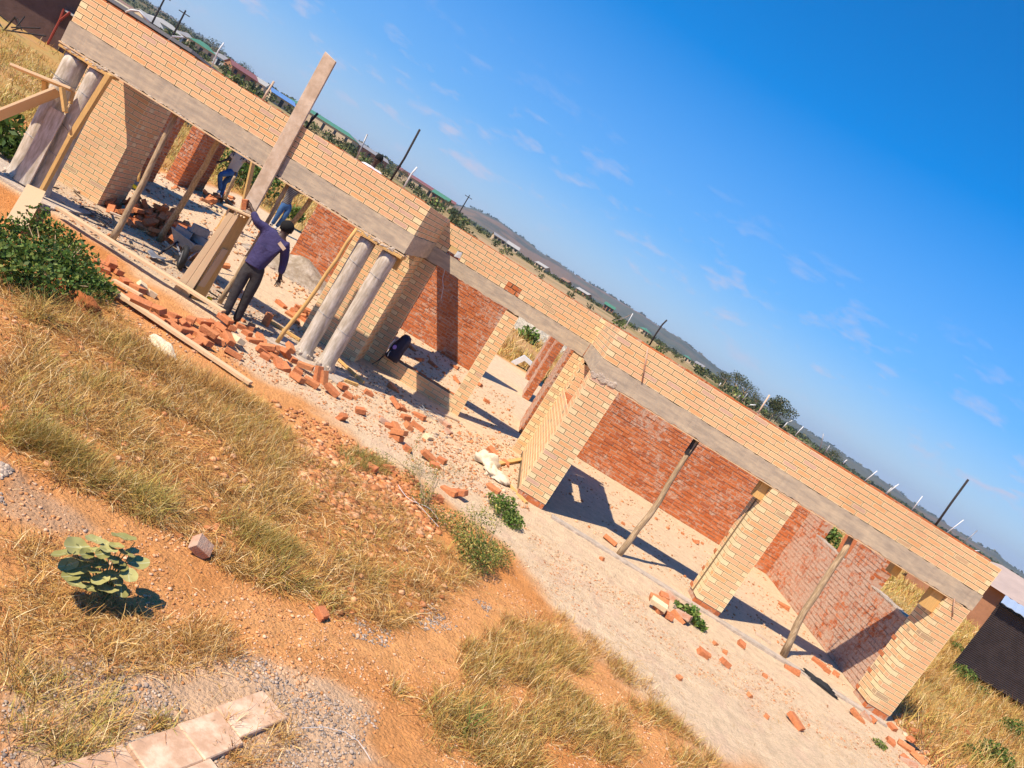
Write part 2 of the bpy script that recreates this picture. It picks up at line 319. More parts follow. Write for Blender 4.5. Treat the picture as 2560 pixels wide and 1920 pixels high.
# ================================================================ GROUND
BLG=[(-9.5,10.35),(7.95,10.35),(7.95,24),(-9.5,24)]
_H0=H
def build_ground():
    azs=np.concatenate([np.arange(-180,-50,6.),np.arange(-50,-44,1.),np.arange(-44,46,.16),np.arange(46,60,1.),np.arange(60,181,6.)])
    rs=[.35]; 
    while rs[-1]<2.2: rs.append(rs[-1]*1.12)
    while rs[-1]<14: rs.append(rs[-1]*1.0062)
    while rs[-1]<30: rs.append(rs[-1]*1.009)
    while rs[-1]<4500: rs.append(rs[-1]*1.022)
    rs=np.array(rs); A,R=np.meshgrid(np.radians(azs),rs,indexing='ij')
    X=(R*np.sin(A)).ravel(); Y=(R*np.cos(A)).ravel(); Z=H(X,Y)
    na,nr=len(azs),len(rs)
    i=np.arange(na-1)[:,None]*nr+np.arange(nr-1)[None,:]
    q=np.stack([i,i+nr,i+nr+1,i+1],-1).reshape(-1,4)[:, ::-1]
    V=np.stack([X,Y,Z],1)
    me=bpy.data.meshes.new('ground'); me.vertices.add(len(V)); me.vertices.foreach_set('co',V.ravel())
    me.loops.add(q.size); me.loops.foreach_set('vertex_index',q.ravel().astype(np.int32)); me.polygons.add(len(q))
    me.polygons.foreach_set('loop_start',np.arange(0,q.size,4,dtype=np.int32)); me.polygons.foreach_set('loop_total',np.full(len(q),4,np.int32))
    me.polygons.foreach_set('use_smooth',np.ones(len(q),bool)); me.update(calc_edges=True)
    # soil colours by place
    r=np.hypot(X,Y); n1=fbm(X*.9,Y*.9,60,4); n2=fbm(X*4,Y*4,70,3); n3=fbm(X*.02,Y*.02,80,5)
    soil=np.array([.60,.245,.075]); soil2=np.array([.68,.32,.12]); sand=np.array([.69,.50,.32]); grey=np.array([.50,.40,.31]); dry=np.array([.43,.29,.10])
    C=soil[None]*np.ones((len(X),1))
    def mixc(c,f): 
        nonlocal C
        f=np.clip(f,0,1)[:,None]; C=C*(1-f)+np.array(c)[None]*f
    mixc(soil2,sm(.35,.6,n1)*.8)
    APR=PP((600,900),(740,980),(860,1080),(1000,1180),(1180,1310),(1330,1440),(1420,1560),(1520,1660),(1660,1790),(1800,1920),(2250,2050),(2560,1960),(2400,1850))+[(9.2,11.5),(8.6,15),(8.2,22),(-9.5,22),(-9.8,10.6),(-7,10.2),(-5,10.1),(-3.6,9.9)]
    dj=(n1-.5)*.8+(n2-.5)*.3
    da=polyd(X,Y,APR); mixc(sand,sm(-.25,.35,da+dj*1.2))
    mixc([.66,.45,.30],sm(.5,.62,n2)*sm(0,.3,da)*.6)
    mixc(sand,sm(-.4,.1,polyd(X,Y,BLG)))
    TRK=PP((620,1470),(900,1560),(1180,1540),(1300,1500),(1420,1640),(1700,1900),(1500,1920),(1250,1700),(1000,1700),(700,1640),(450,1500))
    mixc([.70,.335,.125],sm(-.2,.25,polyd(X,Y,TRK)+dj*.6)*.95)
    GRY=PP((0,1600),(330,1650),(560,1610),(760,1680),(950,1760),(900,1850),(1000,1920),(700,1960),(0,1960))
    mixc([.64,.44,.28],sm(-.08,.12,polyd(X,Y,GRY)+dj*.25)*.8)
    G2=PP((0,1140),(120,1230),(260,1330),(120,1330),(0,1290)); mixc([.52,.33,.20],sm(-.05,.08,polyd(X,Y,G2)+dj*.2)*.7)
    mixc([.50,.22,.07],sm(-.1,.3,polyd(X,Y,BANK)+dj*.3)*.75)
    mixc([.46,.35,.25],sm(-.1,.3,polyd(X,Y,[(-8.4,10.3),(-2,10.3),(-2,12.4),(-8.4,12.4)])+dj*.5)*.6)
    OUT=np.maximum(np.maximum(sm(8.1,9.2,X),sm(-9.6,-11,X)),sm(23.8,25,Y))
    mixc(dry,OUT*(.55+.45*sm(.3,.6,n1)))
    mixc([.52,.29,.13],OUT*sm(.55,.68,fbm(X*.25,Y*.25,90,4))*.8)
    n4=fbm(X*.07,Y*.07,82,4); far=sm(60,150,r); mixc([.29,.21,.095],far*.85); mixc([.11,.12,.04],far*sm(.42,.55,n4)*.85); mixc([.46,.30,.17],far*sm(.56,.66,n3)*.7)
    hill=sm(380,620,r); nn=fbm(X*.03,Y*.03,95,4)
    mixc([.085,.085,.035],hill*.95); mixc([.19,.13,.06],hill*sm(.5,.62,nn)*.8); mixc([.045,.055,.022],hill*sm(.55,.65,fbm(X*.08,Y*.08,97,3))*.7)
    fh=sm(1250,1500,r); mixc([.095,.095,.06],fh); mixc([.21,.115,.06],fh*sm(.5,.62,fbm(X*.004,Y*.004,99,4))*.7); mixc([.055,.065,.04],fh*sm(.48,.6,fbm(X*.012,Y*.012,98,4))*.8)
    a=me.color_attributes.new('col','FLOAT_COLOR','POINT'); a.data.foreach_set('color',np.concatenate([C,np.ones((len(C),1))],1).astype(np.float32).ravel())
    m=bpy.data.materials.new('earth'); m.use_nodes=True; t=m.node_tree; b=t.nodes['Principled BSDF']; b.inputs['Roughness'].default_value=.95; b.inputs['Specular IOR Level'].default_value=.1
    at=N(t,'ShaderNodeAttribute',attribute_name='col'); g=N(t,'ShaderNodeNewGeometry')
    na_=N(t,'ShaderNodeTexNoise',ins={'Scale':7,'Detail':10,'Roughness':.72}); nb=N(t,'ShaderNodeTexNoise',ins={'Scale':45,'Detail':6,'Roughness':.75})
    vo=N(t,'ShaderNodeTexVoronoi',ins={'Scale':38.}); vo2=N(t,'ShaderNodeTexVoronoi',ins={'Scale':95.})
    for q_ in (na_,nb,vo,vo2): L(t,g.outputs['Position'],q_.inputs['Vector'])
    r1=N(t,'ShaderNodeMapRange',ins={1:.28,2:.72,3:.78,4:1.22}); L(t,na_.outputs[0],r1.inputs[0])
    r2=N(t,'ShaderNodeMapRange',ins={1:.3,2:.7,3:.82,4:1.14}); L(t,nb.outputs[0],r2.inputs[0])
    mm=N(t,'ShaderNodeMath',operation='MULTIPLY'); L(t,r1.outputs[0],mm.inputs[0]); L(t,r2.outputs[0],mm.inputs[1])
    sc=N(t,'ShaderNodeVectorMath',operation='SCALE'); L(t,at.outputs['Color'],sc.inputs[0]); L(t,mm.outputs[0],sc.inputs['Scale'])
    # pale crumbs
    cr_=N(t,'ShaderNodeMapRange',ins={1:.16,2:.10,3:0,4:.45}); L(t,vo.outputs['Distance'],cr_.inputs[0])
    sel=N(t,'ShaderNodeSeparateColor'); L(t,vo.outputs['Color'],sel.inputs[0]); gt=N(t,'ShaderNodeMath',operation='GREATER_THAN'); gt.inputs[1].default_value=.72; L(t,sel.outputs[0],gt.inputs[0])
    m3=N(t,'ShaderNodeMath',operation='MULTIPLY'); L(t,cr_.outputs[0],m3.inputs[0]); L(t,gt.outputs[0],m3.inputs[1])
    mx=N(t,'ShaderNodeMix',data_type='RGBA'); mx.inputs['B'].default_value=(.72,.55,.42,1); L(t,m3.outputs[0],mx.inputs['Factor']); L(t,sc.outputs[0],mx.inputs['A']); L(t,mx.outputs['Result'],b.inputs['Base Color'])
    ad=N(t,'ShaderNodeMath',operation='MULTIPLY_ADD'); L(t,vo.outputs['Distance'],ad.inputs[0]); ad.inputs[1].default_value=-.6; L(t,nb.outputs[0],ad.inputs[2])
    ad2=N(t,'ShaderNodeMath',operation='MULTIPLY_ADD'); L(t,na_.outputs[0],ad2.inputs[0]); ad2.inputs[1].default_value=1.6; L(t,ad.outputs[0],ad2.inputs[2])
    bp=N(t,'ShaderNodeBump',ins={'Strength':.9,'Distance':.022}); L(t,ad2.outputs[0],bp.inputs['Height']); L(t,bp.outputs[0],b.inputs['Normal'])
    me.materials.append(m); o=bpy.data.objects.new('ground',me); COL.objects.link(o); tag(o,kind='structure')
build_ground()

# ================================================================ THE UNFINISHED HOUSE
house=thing('unfinished_house','long unfinished single storey house of cream and red brick, no roof, grey lintel beam','house',(0,12,0))
ROW=.078; BH=.068; BW=.225; PIT=.235
FACES=[]   # facing bricks: (wall, centre, rz, width, rnd, header, rnd2)
def cut(a,b,ops):
    seg=[(a,b)]
    for o0,o1 in ops:
        n=[]
        for s,e in seg:
            if o1<=s or o0>=e: n.append((s,e)); continue
            if o0>s: n.append((s,o0))
            if o1<e: n.append((o1,e))
        seg=n
    return seg
def face(wall,p0,rz,Lg,z0,rows,ops=(),off=0,jit=.0015,pstart=0):
    c,s=math.cos(rz),math.sin(rz)
    for r in range(rows):
        zc=z0+ROW*(r+.5)
        o=[(a,b) for a,b,r0,r1 in ops if r0<=r<r1]
        u=0 if (r+off)%2==0 else -(BW/2+.005)
        u-=0
        while u<Lg-.06:
            a,b=max(u,0),min(u+BW,Lg)
            if Lg-b<.065: b=Lg
            for x0,x1 in cut(a,b,o):
                if x1-x0<.018: continue
                wd=x1-x0; uc=(x0+x1)/2; d=random.uniform(-jit,jit)
                FACES.append((wall,(p0[0]+c*uc+s*d,p0[1]+s*uc-c*d,zc),rz,round(wd,3),random.random(),1.0 if wd<.13 and random.random()<.85 else 0.,random.random()))
            u+=PIT
def brickgeo(w,h,d): 
    v=[(-w/2,0,-h/2),(w/2,0,-h/2),(w/2,d,-h/2),(-w/2,d,-h/2),(-w/2,0,h/2),(w/2,0,h/2),(w/2,d,h/2),(-w/2,d,h/2)]
    return v
_rb=Matrix.Rotation
def redwall(wall,p0,rz,Lg,z0,z1,ops=(),mat_='red',out=.007,name='brick_courses',bw=.222,row=.076):
    """rough red brickwork as one joined mesh"""
    vs=[];fs=[];cs=[]; c,s=math.cos(rz),math.sin(rz); n=int(round((z1-z0)/row)); row=(z1-z0)/max(n,1)
    for r in range(n):
        zc=z0+row*(r+.5); o=[(a,b) for a,b,q0,q1 in ops if q0<=zc<q1]
        u=0 if r%2==0 else -bw/2; u+=random.uniform(-.03,.02)
        while u<Lg-.03:
            wd=bw+random.uniform(-.012,.008); a,b=max(u,0),min(u+wd,Lg)
            for x0,x1 in cut(a,b,o):
                if x1-x0<.035: continue
                hh=row-.014+random.uniform(-.01,.005); d=random.uniform(-.006,out); t=random.uniform(-.03,.03)
                k=[random.random(),0,random.random(),1]; bI=len(vs)
                for (x,y,z) in brickgeo(x1-x0,hh,.09):
                    jx=random.uniform(-.004,.004); jz=random.uniform(-.004,.004)
                    x=x+(x0+x1)/2+jx; z=z+zc+jz+(x-(x0+x1)/2)*t; y=y-d+random.uniform(-.002,.002)
                    vs.append((p0[0]+c*x-s*y,p0[1]+s*x+c*y,z)); cs.append(k)
                fs+=[tuple(i+bI for i in q) for q in BF]
            u+=bw+.013
    o=mk(name,vs,fs,M[mat_],None,cols=cs,attrname='rnd'); keep(o,wall); o['kind']='stuff'; return o
def core(name,boxes,material='mortar',label=None):
    mb=MB()
    for b in boxes: mb.box(*b)
    o=B(mb,name,M[material],house)
    if label: o['label']=label
    return o
ZB,ZT,ZW=2.052,2.314,2.314+6*ROW; PB,PT,PW=2.06,2.36,2.36+6*ROW
YF,YP,YM=10.464,10.66,12.90
e=.009
# --- porch parapet (left): front, right return, left return
w1=core('parapet_wall',[(-7.39+e,-1.86-e,YP+e,YP+.115,PT,PW-e),(-1.965,-1.86-e,YP+.115,YM,PT,PW-e),(-7.39+e,-7.285,YP+.115,YM,PT,PW-e)],'mortar','cream brick parapet over the porch beam')
face(w1,(-7.39,YP),0,5.53,PT,6); face(w1,(-1.86,YP+.11),math.pi/2,YM-YP-.11,PT,6,off=1); face(w1,(-7.39,YM),-math.pi/2,YM-YP-.11,PT,6)
w1b=core('rear_leaf',[(-7.27,-1.98,YP+.125,YP+.222,PT,PW+.0)],'mortarp'); redwall(w1b,(-7.27,YP+.122),0,5.29,PW-.14,PW+.018,mat_='red')
# --- middle wall above the windows
w2=core('window_head_wall',[(-1.86,-1.64,YM+e,YM+.115,ZT,ZW-e),(-1.64,-1.37,YM+e,YM+.115,ZT+.156,ZW-e),(-1.37,1.30,YM+e,YM+.115,ZT,ZW-e),(-1.36,-1.2,YM+.12,YM+.21,ZT,ZW-.02)],'mortar')
face(w2,(-1.86,YM),0,3.16-.0,ZT,6,ops=[(.22,.49,0,2),(1.38,1.66,0,2)],off=1)
w2b=core('rear_leaf',[(-1.64,1.55,YM+.125,YM+.222,ZT+.16,ZW-.01),(-1.33,1.55,YM+.125,YM+.222,ZT,ZT+.16)],'mortarp'); redwall(w2b,(-1.86,YM+.122),0,3.4,ZT+.156,ZW+.02)
redwall(w2,(-.48,YM+.003),0,.28,ZT,ZT+.156,name='infill_brick')
# --- return of the garage wall above the side opening, and garage parapet
w3=core('garage_head_wall',[(1.30+e,7.73-e,YF+e,YF+.115,ZT,ZW-e),(1.30+e,1.405,YF+.115,YM,ZT,ZW-e)],'mortar','cream brick parapet over the garage beam')
face(w3,(1.30,YF),0,6.43,ZT,6); face(w3,(1.30,YM),-math.pi/2,YM-YF-.11,ZT,6,off=1); face(w3,(7.73,YF+.11),math.pi/2,.12,ZT,6,off=1)
w3b=core('rear_leaf',[(1.43,7.6,YF+.125,YF+.222,ZT,ZW+.0),(1.42,1.52,YF+.23,YM,ZT,ZW)],'mortarp'); redwall(w3b,(1.42,YF+.122),0,6.2,ZW-.14,ZW+.03); redwall(w3b,(1.52,YF+.24),math.pi/2,YM-YF-.24,ZW-.15,ZW+.02)
# --- concrete beams
def beam(name,x0,x1,y0,y1,z0,z1,seed,label=None):
    bm=bmesh.new(); bmesh.ops.create_cube(bm,size=1)
    for v in bm.verts: v.co=Vector(((x0+x1)/2+v.co.x*(x1-x0),(y0+y1)/2+v.co.y*(y1-y0),(z0+z1)/2+v.co.z*(z1-z0)))
    lx=x1-x0>y1-y0; n=int(max(x1-x0,y1-y0)/.06)
    ed=[q for q in bm.edges if abs((q.verts[0].co-q.verts[1].co).dot(Vector((1,0,0) if lx else (0,1,0))))>.9*max(x1-x0,y1-y0)]
    bmesh.ops.subdivide_edges(bm,edges=ed,cuts=n,use_grid_fill=True)
    rr=random.Random(seed)
    for v in bm.verts:
        v.co.z+=rr.uniform(-.006,.006)*(1.7 if v.co.z<(z0+z1)/2 else 1.2); v.co.y+=rr.uniform(-.0025,.0025); v.co.x+=rr.uniform(-.0025,.0025)
    me=bpy.data.meshes.new(name); bm.to_mesh(me); bm.free(); me.materials.append(M['conc']); o=bpy.data.objects.new(name,me); COL.objects.link(o); keep(o,house)
    if label: o['label']=label
    return o
beam('lintel_beam',-7.40,-1.85,YP-.006,YP+.23,PB,PT-.002,1,'grey concrete beam over the porch opening')
beam('lintel_beam',-2.08,-1.852,YP+.231,YM-.01,PB,PT-.004,2); beam('lintel_beam',-7.396,-7.17,YP+.231,YM-.01,PB,PT-.004,3)
beam('lintel_beam',-1.98,1.28,YM-.006,YM+.23,ZB,ZT-.002,4,'grey concrete beam over the window and doorway')
beam('lintel_beam',1.292,1.53,YF+.232,YM-.008,ZB,ZT-.004,5)
beam('lintel_beam',1.286,7.74,YF-.007,YF+.231,ZB,ZT-.002,6,'long grey concrete beam over the garage openings')
# thin form boards still stuck under the beams
mb=MB(); mb.box(-7.41,-1.83,YP-.02,YP+.24,PB-.032,PB-.012); o=B(mb,'form_board',M['woodp'],house); o['label']='thin pale form board under the porch beam'
mb=MB()
for i in range(150):
    x=-7.4+5.55*random.random(); mb.ico((x,YP-.006,PB-.008+random.uniform(-.006,.006)),random.uniform(.006,.02),.4,1,(1.8,.7,.6))
o=B(mb,'cement_crust',M['conc2'],house); o['kind']='stuff'
mb=MB(); mb.box(1.75,7.6,YF-.004,YF+.02,ZB-.022,ZB-.006); B(mb,'form_board',M['woodp'],house)
# patch of fresh concrete at the corner of the garage beam
mb=MB()
for k in range(26): mb.ico((1.29+random.uniform(-.01,.36),YF-.006,ZB+random.uniform(-.01,.05)+.0),random.uniform(.02,.06),.3,1,(1,.22,.8))
o=B(mb,'cement_crust',M['conc2'],house); o['kind']='stuff'
# --- piers with facing brick
def pier(name,x0,x1,y0,y1,z0,rows,label=None,faces='FLR',redbase=.09,back='red',off=0,offs=None):
    o=core(name,[(x0+e,x1-e,y0+e,y1,z0,z0+rows*ROW)],'mortar',label)
    face(o,(x0,y0),0,x1-x0,z0,rows,off=off)
    if 'R' in faces: face(o,(x1,y0+.11),math.pi/2,y1-y0-.11,z0,rows,off=off+1)
    if 'L' in faces: face(o,(x0,y1),-math.pi/2,y1-y0-.11,z0,rows,off=off+1)
    return o
pg1=pier('brick_pillar',1.30,1.745,YF,YF+.30,.09,25,'cream brick pillar at the left end of the garage',faces='R')
pg2=pier('brick_pillar',4.335,4.77,YF,YF+.44,.09,25,'middle cream brick pillar of the garage with ragged left side',faces='R',off=1)
pg3=pier('brick_pillar',7.34,7.73,YF,YF+.44,.09,25,'cream brick pillar at the right end of the garage')
pass
# toothing on the left sides of the two garage pillars
for wl,xx in ((pg2,4.335),(pg3,7.34)):
    mb=MB(); mc=MB()
    for r in range(25):
        zc=.09+ROW*(r+.5); dd=.44
        FACES.append((wl,(xx,YF+.115+.055,zc),-math.pi/2,.10,random.random(),1.,random.random()))
        FACES.append((wl,(xx,YF+.235+dd-.36+.05,zc),-math.pi/2,.12 if dd>.38 else .09,random.random(),float(random.random()<.4),random.random()))
        if r%4==0 and r<13: mb.box(xx-.005,xx+.1,YF+.36,YF+.36+random.uniform(.08,.15),zc-.03,zc+.03)
    o=B(mb,'red_toothing',M['loose'],wl); o['kind']='stuff'
# red base course under the pillars
for x0,x1,y0,y1 in ((1.30,1.745,YF,YF+.30),(4.335,4.77,YF,YF+.44),(7.34,7.73,YF,YF+.44)):
    mb=MB(); mb.box(x0+.02,x1-.005,y0+.01,y1,-.12,.088); o=B(mb,'pillar_base',M['mortarp'],house)
    redwall(o,(x0+.015,y0+.006),0,x1-x0-.02,-.1,.086); redwall(o,(x1-.004,y0+.1),math.pi/2,y1-y0-.1,-.1,.086)
# --- garage left wall (return) with its side window
w4=core('garage_side_wall',[(1.30+e,1.53,YF+.30,11.05,0,ZB),(1.30+e,1.53,11.05,12.35,0,1.37),(1.30+e,1.53,12.35,YM+.0,0,ZB)],'mortar','cream brick side wall left of the garage with window gap')
face(w4,(1.30,YM),-math.pi/2,YM-YF-.11,.09,25,ops=[(.55,1.85,16.9,99)],off=0)
for r in range(9): # front-facing jamb at the far side of the gap
    z=1.40+ROW*(r+.5)-.03
    if z>2.02: break
    FACES.append((w4,(1.42,12.345,z),0,.2,random.random(),0.,random.random()))
redwall(w4,(1.532,YF+.3),math.pi/2,YM-YF-.3,0,ZB,ops=[(.28,1.58,1.37,9)])
mb=MB()
for k in range(8): mb.box(1.31,1.52,11.1+k*.155,11.1+k*.155+.13,1.372,1.44) if k not in(3,) else None
o=B(mb,'sill_bricks',M['loose'],w4); o['kind']='stuff'
# --- entry jambs, window sill wall and porch side pier
w5=core('door_jamb',[(1.12+e,1.30,YM+e,YM+.22,0,ZB)],'mortar'); face(w5,(1.12,YM),0,.18,.0,26)
w6=core('door_jamb',[(-.25+e,0-e,YM+e,YM+.22,0,ZB)],'mortar','narrow cream brick jamb between window and doorway'); face(w6,(-.25,YM),0,.25,0,26,off=1); face(w6,(0,YM+.11),math.pi/2,.12,0,26)
w7=core('sill_wall',[(-1.66,-.25,YM+e,YM+.22,-.1,.27)],'mortar'); face(w7,(-1.66,YM),0,1.41,-.04,4,off=1); redwall(w7,(-1.66,YM+.12),0,1.41,-.04,.29)
w8=core('window_jamb',[(-1.93,-1.67-e,YM+e,YM+.22,0,ZB)],'mortar'); face(w8,(-1.93,YM),0,.26,0,26,off=1); redwall(w8,(-1.672,YM+.11),math.pi/2,.12,0,ZB)
w9=pier('porch_pier',-2.95,-1.93,12.20,YM,0,26,'cream brick wall pier behind the two right-hand porch columns',faces='RL')
w10=core('porch_pier',[(-8.12,-6.80-e,12.2+e,YM,0,2.03)],'mortar','cream brick wall pier behind the two left-hand porch columns')
face(w10,(-8.13,12.2),0,1.33,0,26); face(w10,(-6.80,12.31),math.pi/2,.59,0,26,off=1)
# --- rough red brick walls inside
def rwall(name,boxes,faces_,label=None,mat_='red'):
    o=core(name,boxes,'mortarp',label)
    for f in faces_: redwall(o,*f[:5],ops=f[5] if len(f)>5 else (),mat_=f[6] if len(f)>6 else mat_)
    return o
rwall('rear_wall',[(1.53,7.5,15.757,15.97,0,2.3)],[((1.53,15.75),0,5.97,0,2.3)],'rough red brick rear wall of the garage')
# garage right wall, with gaps to the field above sill height
rw=rwall('garage_right_wall',[(7.507,7.70,10.9,15.75,0,1.38),(7.507,7.70,12.45,13.55,1.38,2.05),(7.507,7.70,15.0,15.75,1.38,2.05)],
   [((7.5,15.75),-math.pi/2,4.85,0,1.38,(),'red2'),((7.5,13.55),-math.pi/2,1.1,1.38,2.05,(),'red2'),((7.5,15.75),-math.pi/2,.75,1.38,2.05,(),'red2'),
    ((7.5,12.45),0,.2,1.38,2.05),((7.5,15.0),0,.2,1.38,2.05)],'right-hand garage wall of red brick smeared with mortar')
for ya_,yb_ in ((10.9,12.44),(13.56,14.98)):
    mb=MB(); n=int((yb_-ya_)/.1)
    for i in range(n): mb.box(7.497,7.708,ya_+i*.1,ya_+i*.1+.1,1.37,1.385+random.uniform(0,.012))
    o=B(mb,'mortar_bed',M['conc2'],house); rough(o,.004); o['kind']='stuff'
face(rw,(7.73,YF+.44),math.pi/2,5.2,.0,17,off=1)
rwall('rear_wall',[(-5.50,-.33,18.107,18.32,0,2.2)],[((-5.5,18.1),0,5.17,0,2.2)],'rough red brick rear wall seen behind the porch and the window')
rwall('inner_wall',[(-2.5,-2.35,14.5,16.4,0,2.04)],[((-2.345,14.5),math.pi/2,1.9,0,2.04),((-2.505,16.4),-math.pi/2,1.9,0,2.04),((-2.5,14.495),0,.15,0,2.04)])
mb=MB(); mb.box(-2.5,-2.35,13.14,18.09,2.05,2.8); B(mb,'lintel_beam',M['conc'],house)
rwall('inner_wall',[(1.21,1.40,14.65,15.9,0,2.1)],[((1.2,15.9),-math.pi/2,1.25,0,2.1,(),'red2'),((1.2,14.64),0,.2,0,2.1)])
rwall('inner_wall',[(1.16,1.35,19.1,20.3,0,2.1)],[((1.15,20.3),-math.pi/2,1.2,0,2.1,(),'red2'),((1.15,19.09),0,.2,0,2.1)])
rwall('inner_wall',[(1.16,1.35,22.8,24.2,0,2.1)],[((1.15,24.2),-math.pi/2,1.4,0,2.1,(),'red2'),((1.15,22.79),0,.2,0,2.1)])
rwall('inner_wall',[(-8.85,-8.66,14.3,17.1,0,2.1)],[((-8.65,14.3),math.pi/2,2.8,0,2.1)],'dark shaded brick wall behind the left pier')
rwall('rear_pier',[(-9.25,-8.92,18.71,20.1,0,2.25)],[((-9.25,18.7),0,.33,0,2.25),((-8.91,18.7),math.pi/2,1.4,0,2.25)],'sunlit red brick rear pier seen between the porch props')
# slab edge / plinth strip along the front
mb=MB()
for a,b in (((1.9,10.42),(7.6,10.28)),):
    mb.plank((a[0],a[1],.0),(b[0],b[1],.0),.16,.05)
o=B(mb,'floor_edge_strip',M['conc2'],house)
for q_ in ((-8.2,-6.3,10.35,11.35,-.1,.035),(-2.9,-1.7,10.45,11.2,-.1,.02)):
    mb=MB(); mb.box(*q_); o=B(mb,'column_footing',M['conc2'],house); rough(o,.01,3)
# --- round cement columns
def column(x,y,r,label,lean=0,seed=0):
    bm=bmesh.new(); n=28; rings=[]; rr=random.Random(seed); zs=[-.02,.03,.08]+[.15+i*.12 for i in range(15)]+[1.95]
    for z in zs:
        k=r*(1.0+.01*rr.uniform(-1,1))+(.05*rr.uniform(.4,1) if z<.05 else .02 if z<.1 else 0)
        rings.append([bm.verts.new((x+lean*z+math.cos(2*math.pi*i/n)*k*(1+.004*rr.uniform(-1,1)),y+math.sin(2*math.pi*i/n)*k,z)) for i in range(n)])
    for a,b in zip(rings,rings[1:]):
        for i in range(n): bm.faces.new((a[i],a[(i+1)%n],b[(i+1)%n],b[i]))
    bm.faces.new(rings[-1])
    me=bpy.data.meshes.new('porch_column'); bm.to_mesh(me); bm.free(); me.materials.append(M['colm']); me.polygons.foreach_set('use_smooth',[True]*len(me.polygons))
    o=bpy.data.objects.new('porch_column',me); COL.objects.link(o); keep(o,house); o['label']=label
    mb=MB()
    for z in (.62+.1*rr.random(),1.55+.1*rr.random()): mb.tube([(x+lean*z+math.cos(t/12*2*math.pi)*(r+.004),y+math.sin(t/12*2*math.pi)*(r+.004),z+.012*math.sin(t)) for t in range(13)],.004,4)
    w_=B(mb,'binding_wire',M['metal'],o)
    # rough cap and form plate under the beam
    mb=MB(); mb.box(x-.20,x+.20,y-.17,y+.16,1.975,2.022); cp=B(mb,'cap_board',M['wood'],o,bevel=.006)
    mb=MB()
    for k in range(22): mb.ico((x+rr.uniform(-.19,.19),y-.165,2.0+rr.uniform(0,.035)),rr.uniform(.008,.025),.4,1,(1.6,.6,.7))
    c2=B(mb,'cap_mortar',M['conc2'],o); c2['kind']='stuff'
    mb=MB()
    for k in range(26):
        t=rr.uniform(0,6.28); mb.ico((x+math.cos(t)*r*1.15,y+math.sin(t)*r*1.15,rr.uniform(0,.07)),rr.uniform(.02,.05),.35,1)
    c3=B(mb,'base_mortar',M['conc2'],o); c3['kind']='stuff'
    return o
column(-7.20,10.82,.150,'leftmost porch column partly hidden by a form board',0,1); column(-6.83,10.80,.130,'second porch column from the left',0,2)
column(-2.41,10.80,.122,'left column of the right-hand porch pair',.0,3); column(-2.045,10.80,.122,'pale column at the right end of the porch',-.0,4)
# stubs of orange formwork under the corners of the beams
mb=MB(); mb.box(-2.02,-1.88,YP+.28,YP+.36,1.78,2.05); B(mb,'form_stub',M['wood'],house)
mb=MB(); mb.box(7.16,7.335,YF+.06,YF+.2,1.72,2.03); B(mb,'form_stub',M['wood'],house)
mb=MB(); mb.box(4.20,4.33,YF+.08,YF+.22,1.78,2.03); B(mb,'form_stub',M['wood'],house)
mb=MB(); mb.box(6.60,6.72,YF+.26,YF+.4,1.86,2.03); B(mb,'form_stub',M['wood'],house)
# ---- turn the facing-brick list into objects: the 300 that show largest singly, the rest joined per wall
def score(fb):
    wl,c,rz,wd=fb[:4]; u,v,z=projpx(c)
    if z<1 or not(-20<u<2580 and -20<v<1940): return -1
    nrm=np.array([math.sin(rz),-math.cos(rz),0]); view=np.array([0,0,CH])-np.array(c); f=nrm@view/np.linalg.norm(view)
    if f<.15: return -1
    return wd*f/z*(1.0 if rz==0 else .6)*(.55 if c[1]>12 else 1)
FACES.sort(key=score,reverse=True)
VAR={}
def bcol(rnd,hd,r2): return [rnd,hd,r2,1]
BUV=[(0,1),(0,0),(1,0),(1,1), (0,0),(1,0),(1,1),(0,1), (0,0),(1,0),(1,1),(0,1), (0,0),(1,0),(1,1),(0,1), (0,0),(1,0),(1,1),(0,1), (0,0),(1,0),(1,1),(0,1)]
BR_IDX={}
left={}
for i,(wl,c,rz,wd,rn,hd,r2) in enumerate(FACES):
    if i<300 and score(FACES[i])>0:
        key=(wd,hd,int(rn*12))
        if key not in VAR:
            g=brickgeo(wd,BH,.105)
            me=bpy.data.meshes.new('brick'); me.from_pydata(g,[],BF); me.materials.append(M['face'])
            a=me.color_attributes.new('rnd','FLOAT_COLOR','POINT'); a.data.foreach_set('color',np.array([bcol(rn,hd,r2)]*8,np.float32).ravel())
            l=me.uv_layers.new(name='UVMap'); l.data.foreach_set('uv',np.array(BUV,np.float32).ravel()); VAR[key]=me
        o=bpy.data.objects.new('brick',VAR[key]); COL.objects.link(o)
        o.matrix_basis=Matrix.Translation(c)@Matrix.Rotation(rz,4,'Z'); o.parent=wl
        if wl.parent is not None: o.matrix_parent_inverse=Matrix.Identity(4)
    else: left.setdefault(wl.name,(wl,[]))[1].append((c,rz,wd,rn,hd,r2))
for nm,(wl,lst) in left.items():
    vs=[];fs=[];cs=[];uv=[]
    for c,rz,wd,rn,hd,r2 in lst:
        ca,sa=math.cos(rz),math.sin(rz); b=len(vs)
        for x,y,z in brickgeo(wd,BH,.105): vs.append((c[0]+ca*x-sa*y,c[1]+sa*x+ca*y,c[2]+z)); cs.append(bcol(rn,hd,r2))
        fs+=[tuple(k+b for k in q) for q in BF]; uv+=BUV
    o=mk('brick_courses',vs,fs,M['face'],None,cols=cs,attrname='rnd',uv=uv); o.parent=wl; o['kind']='stuff'

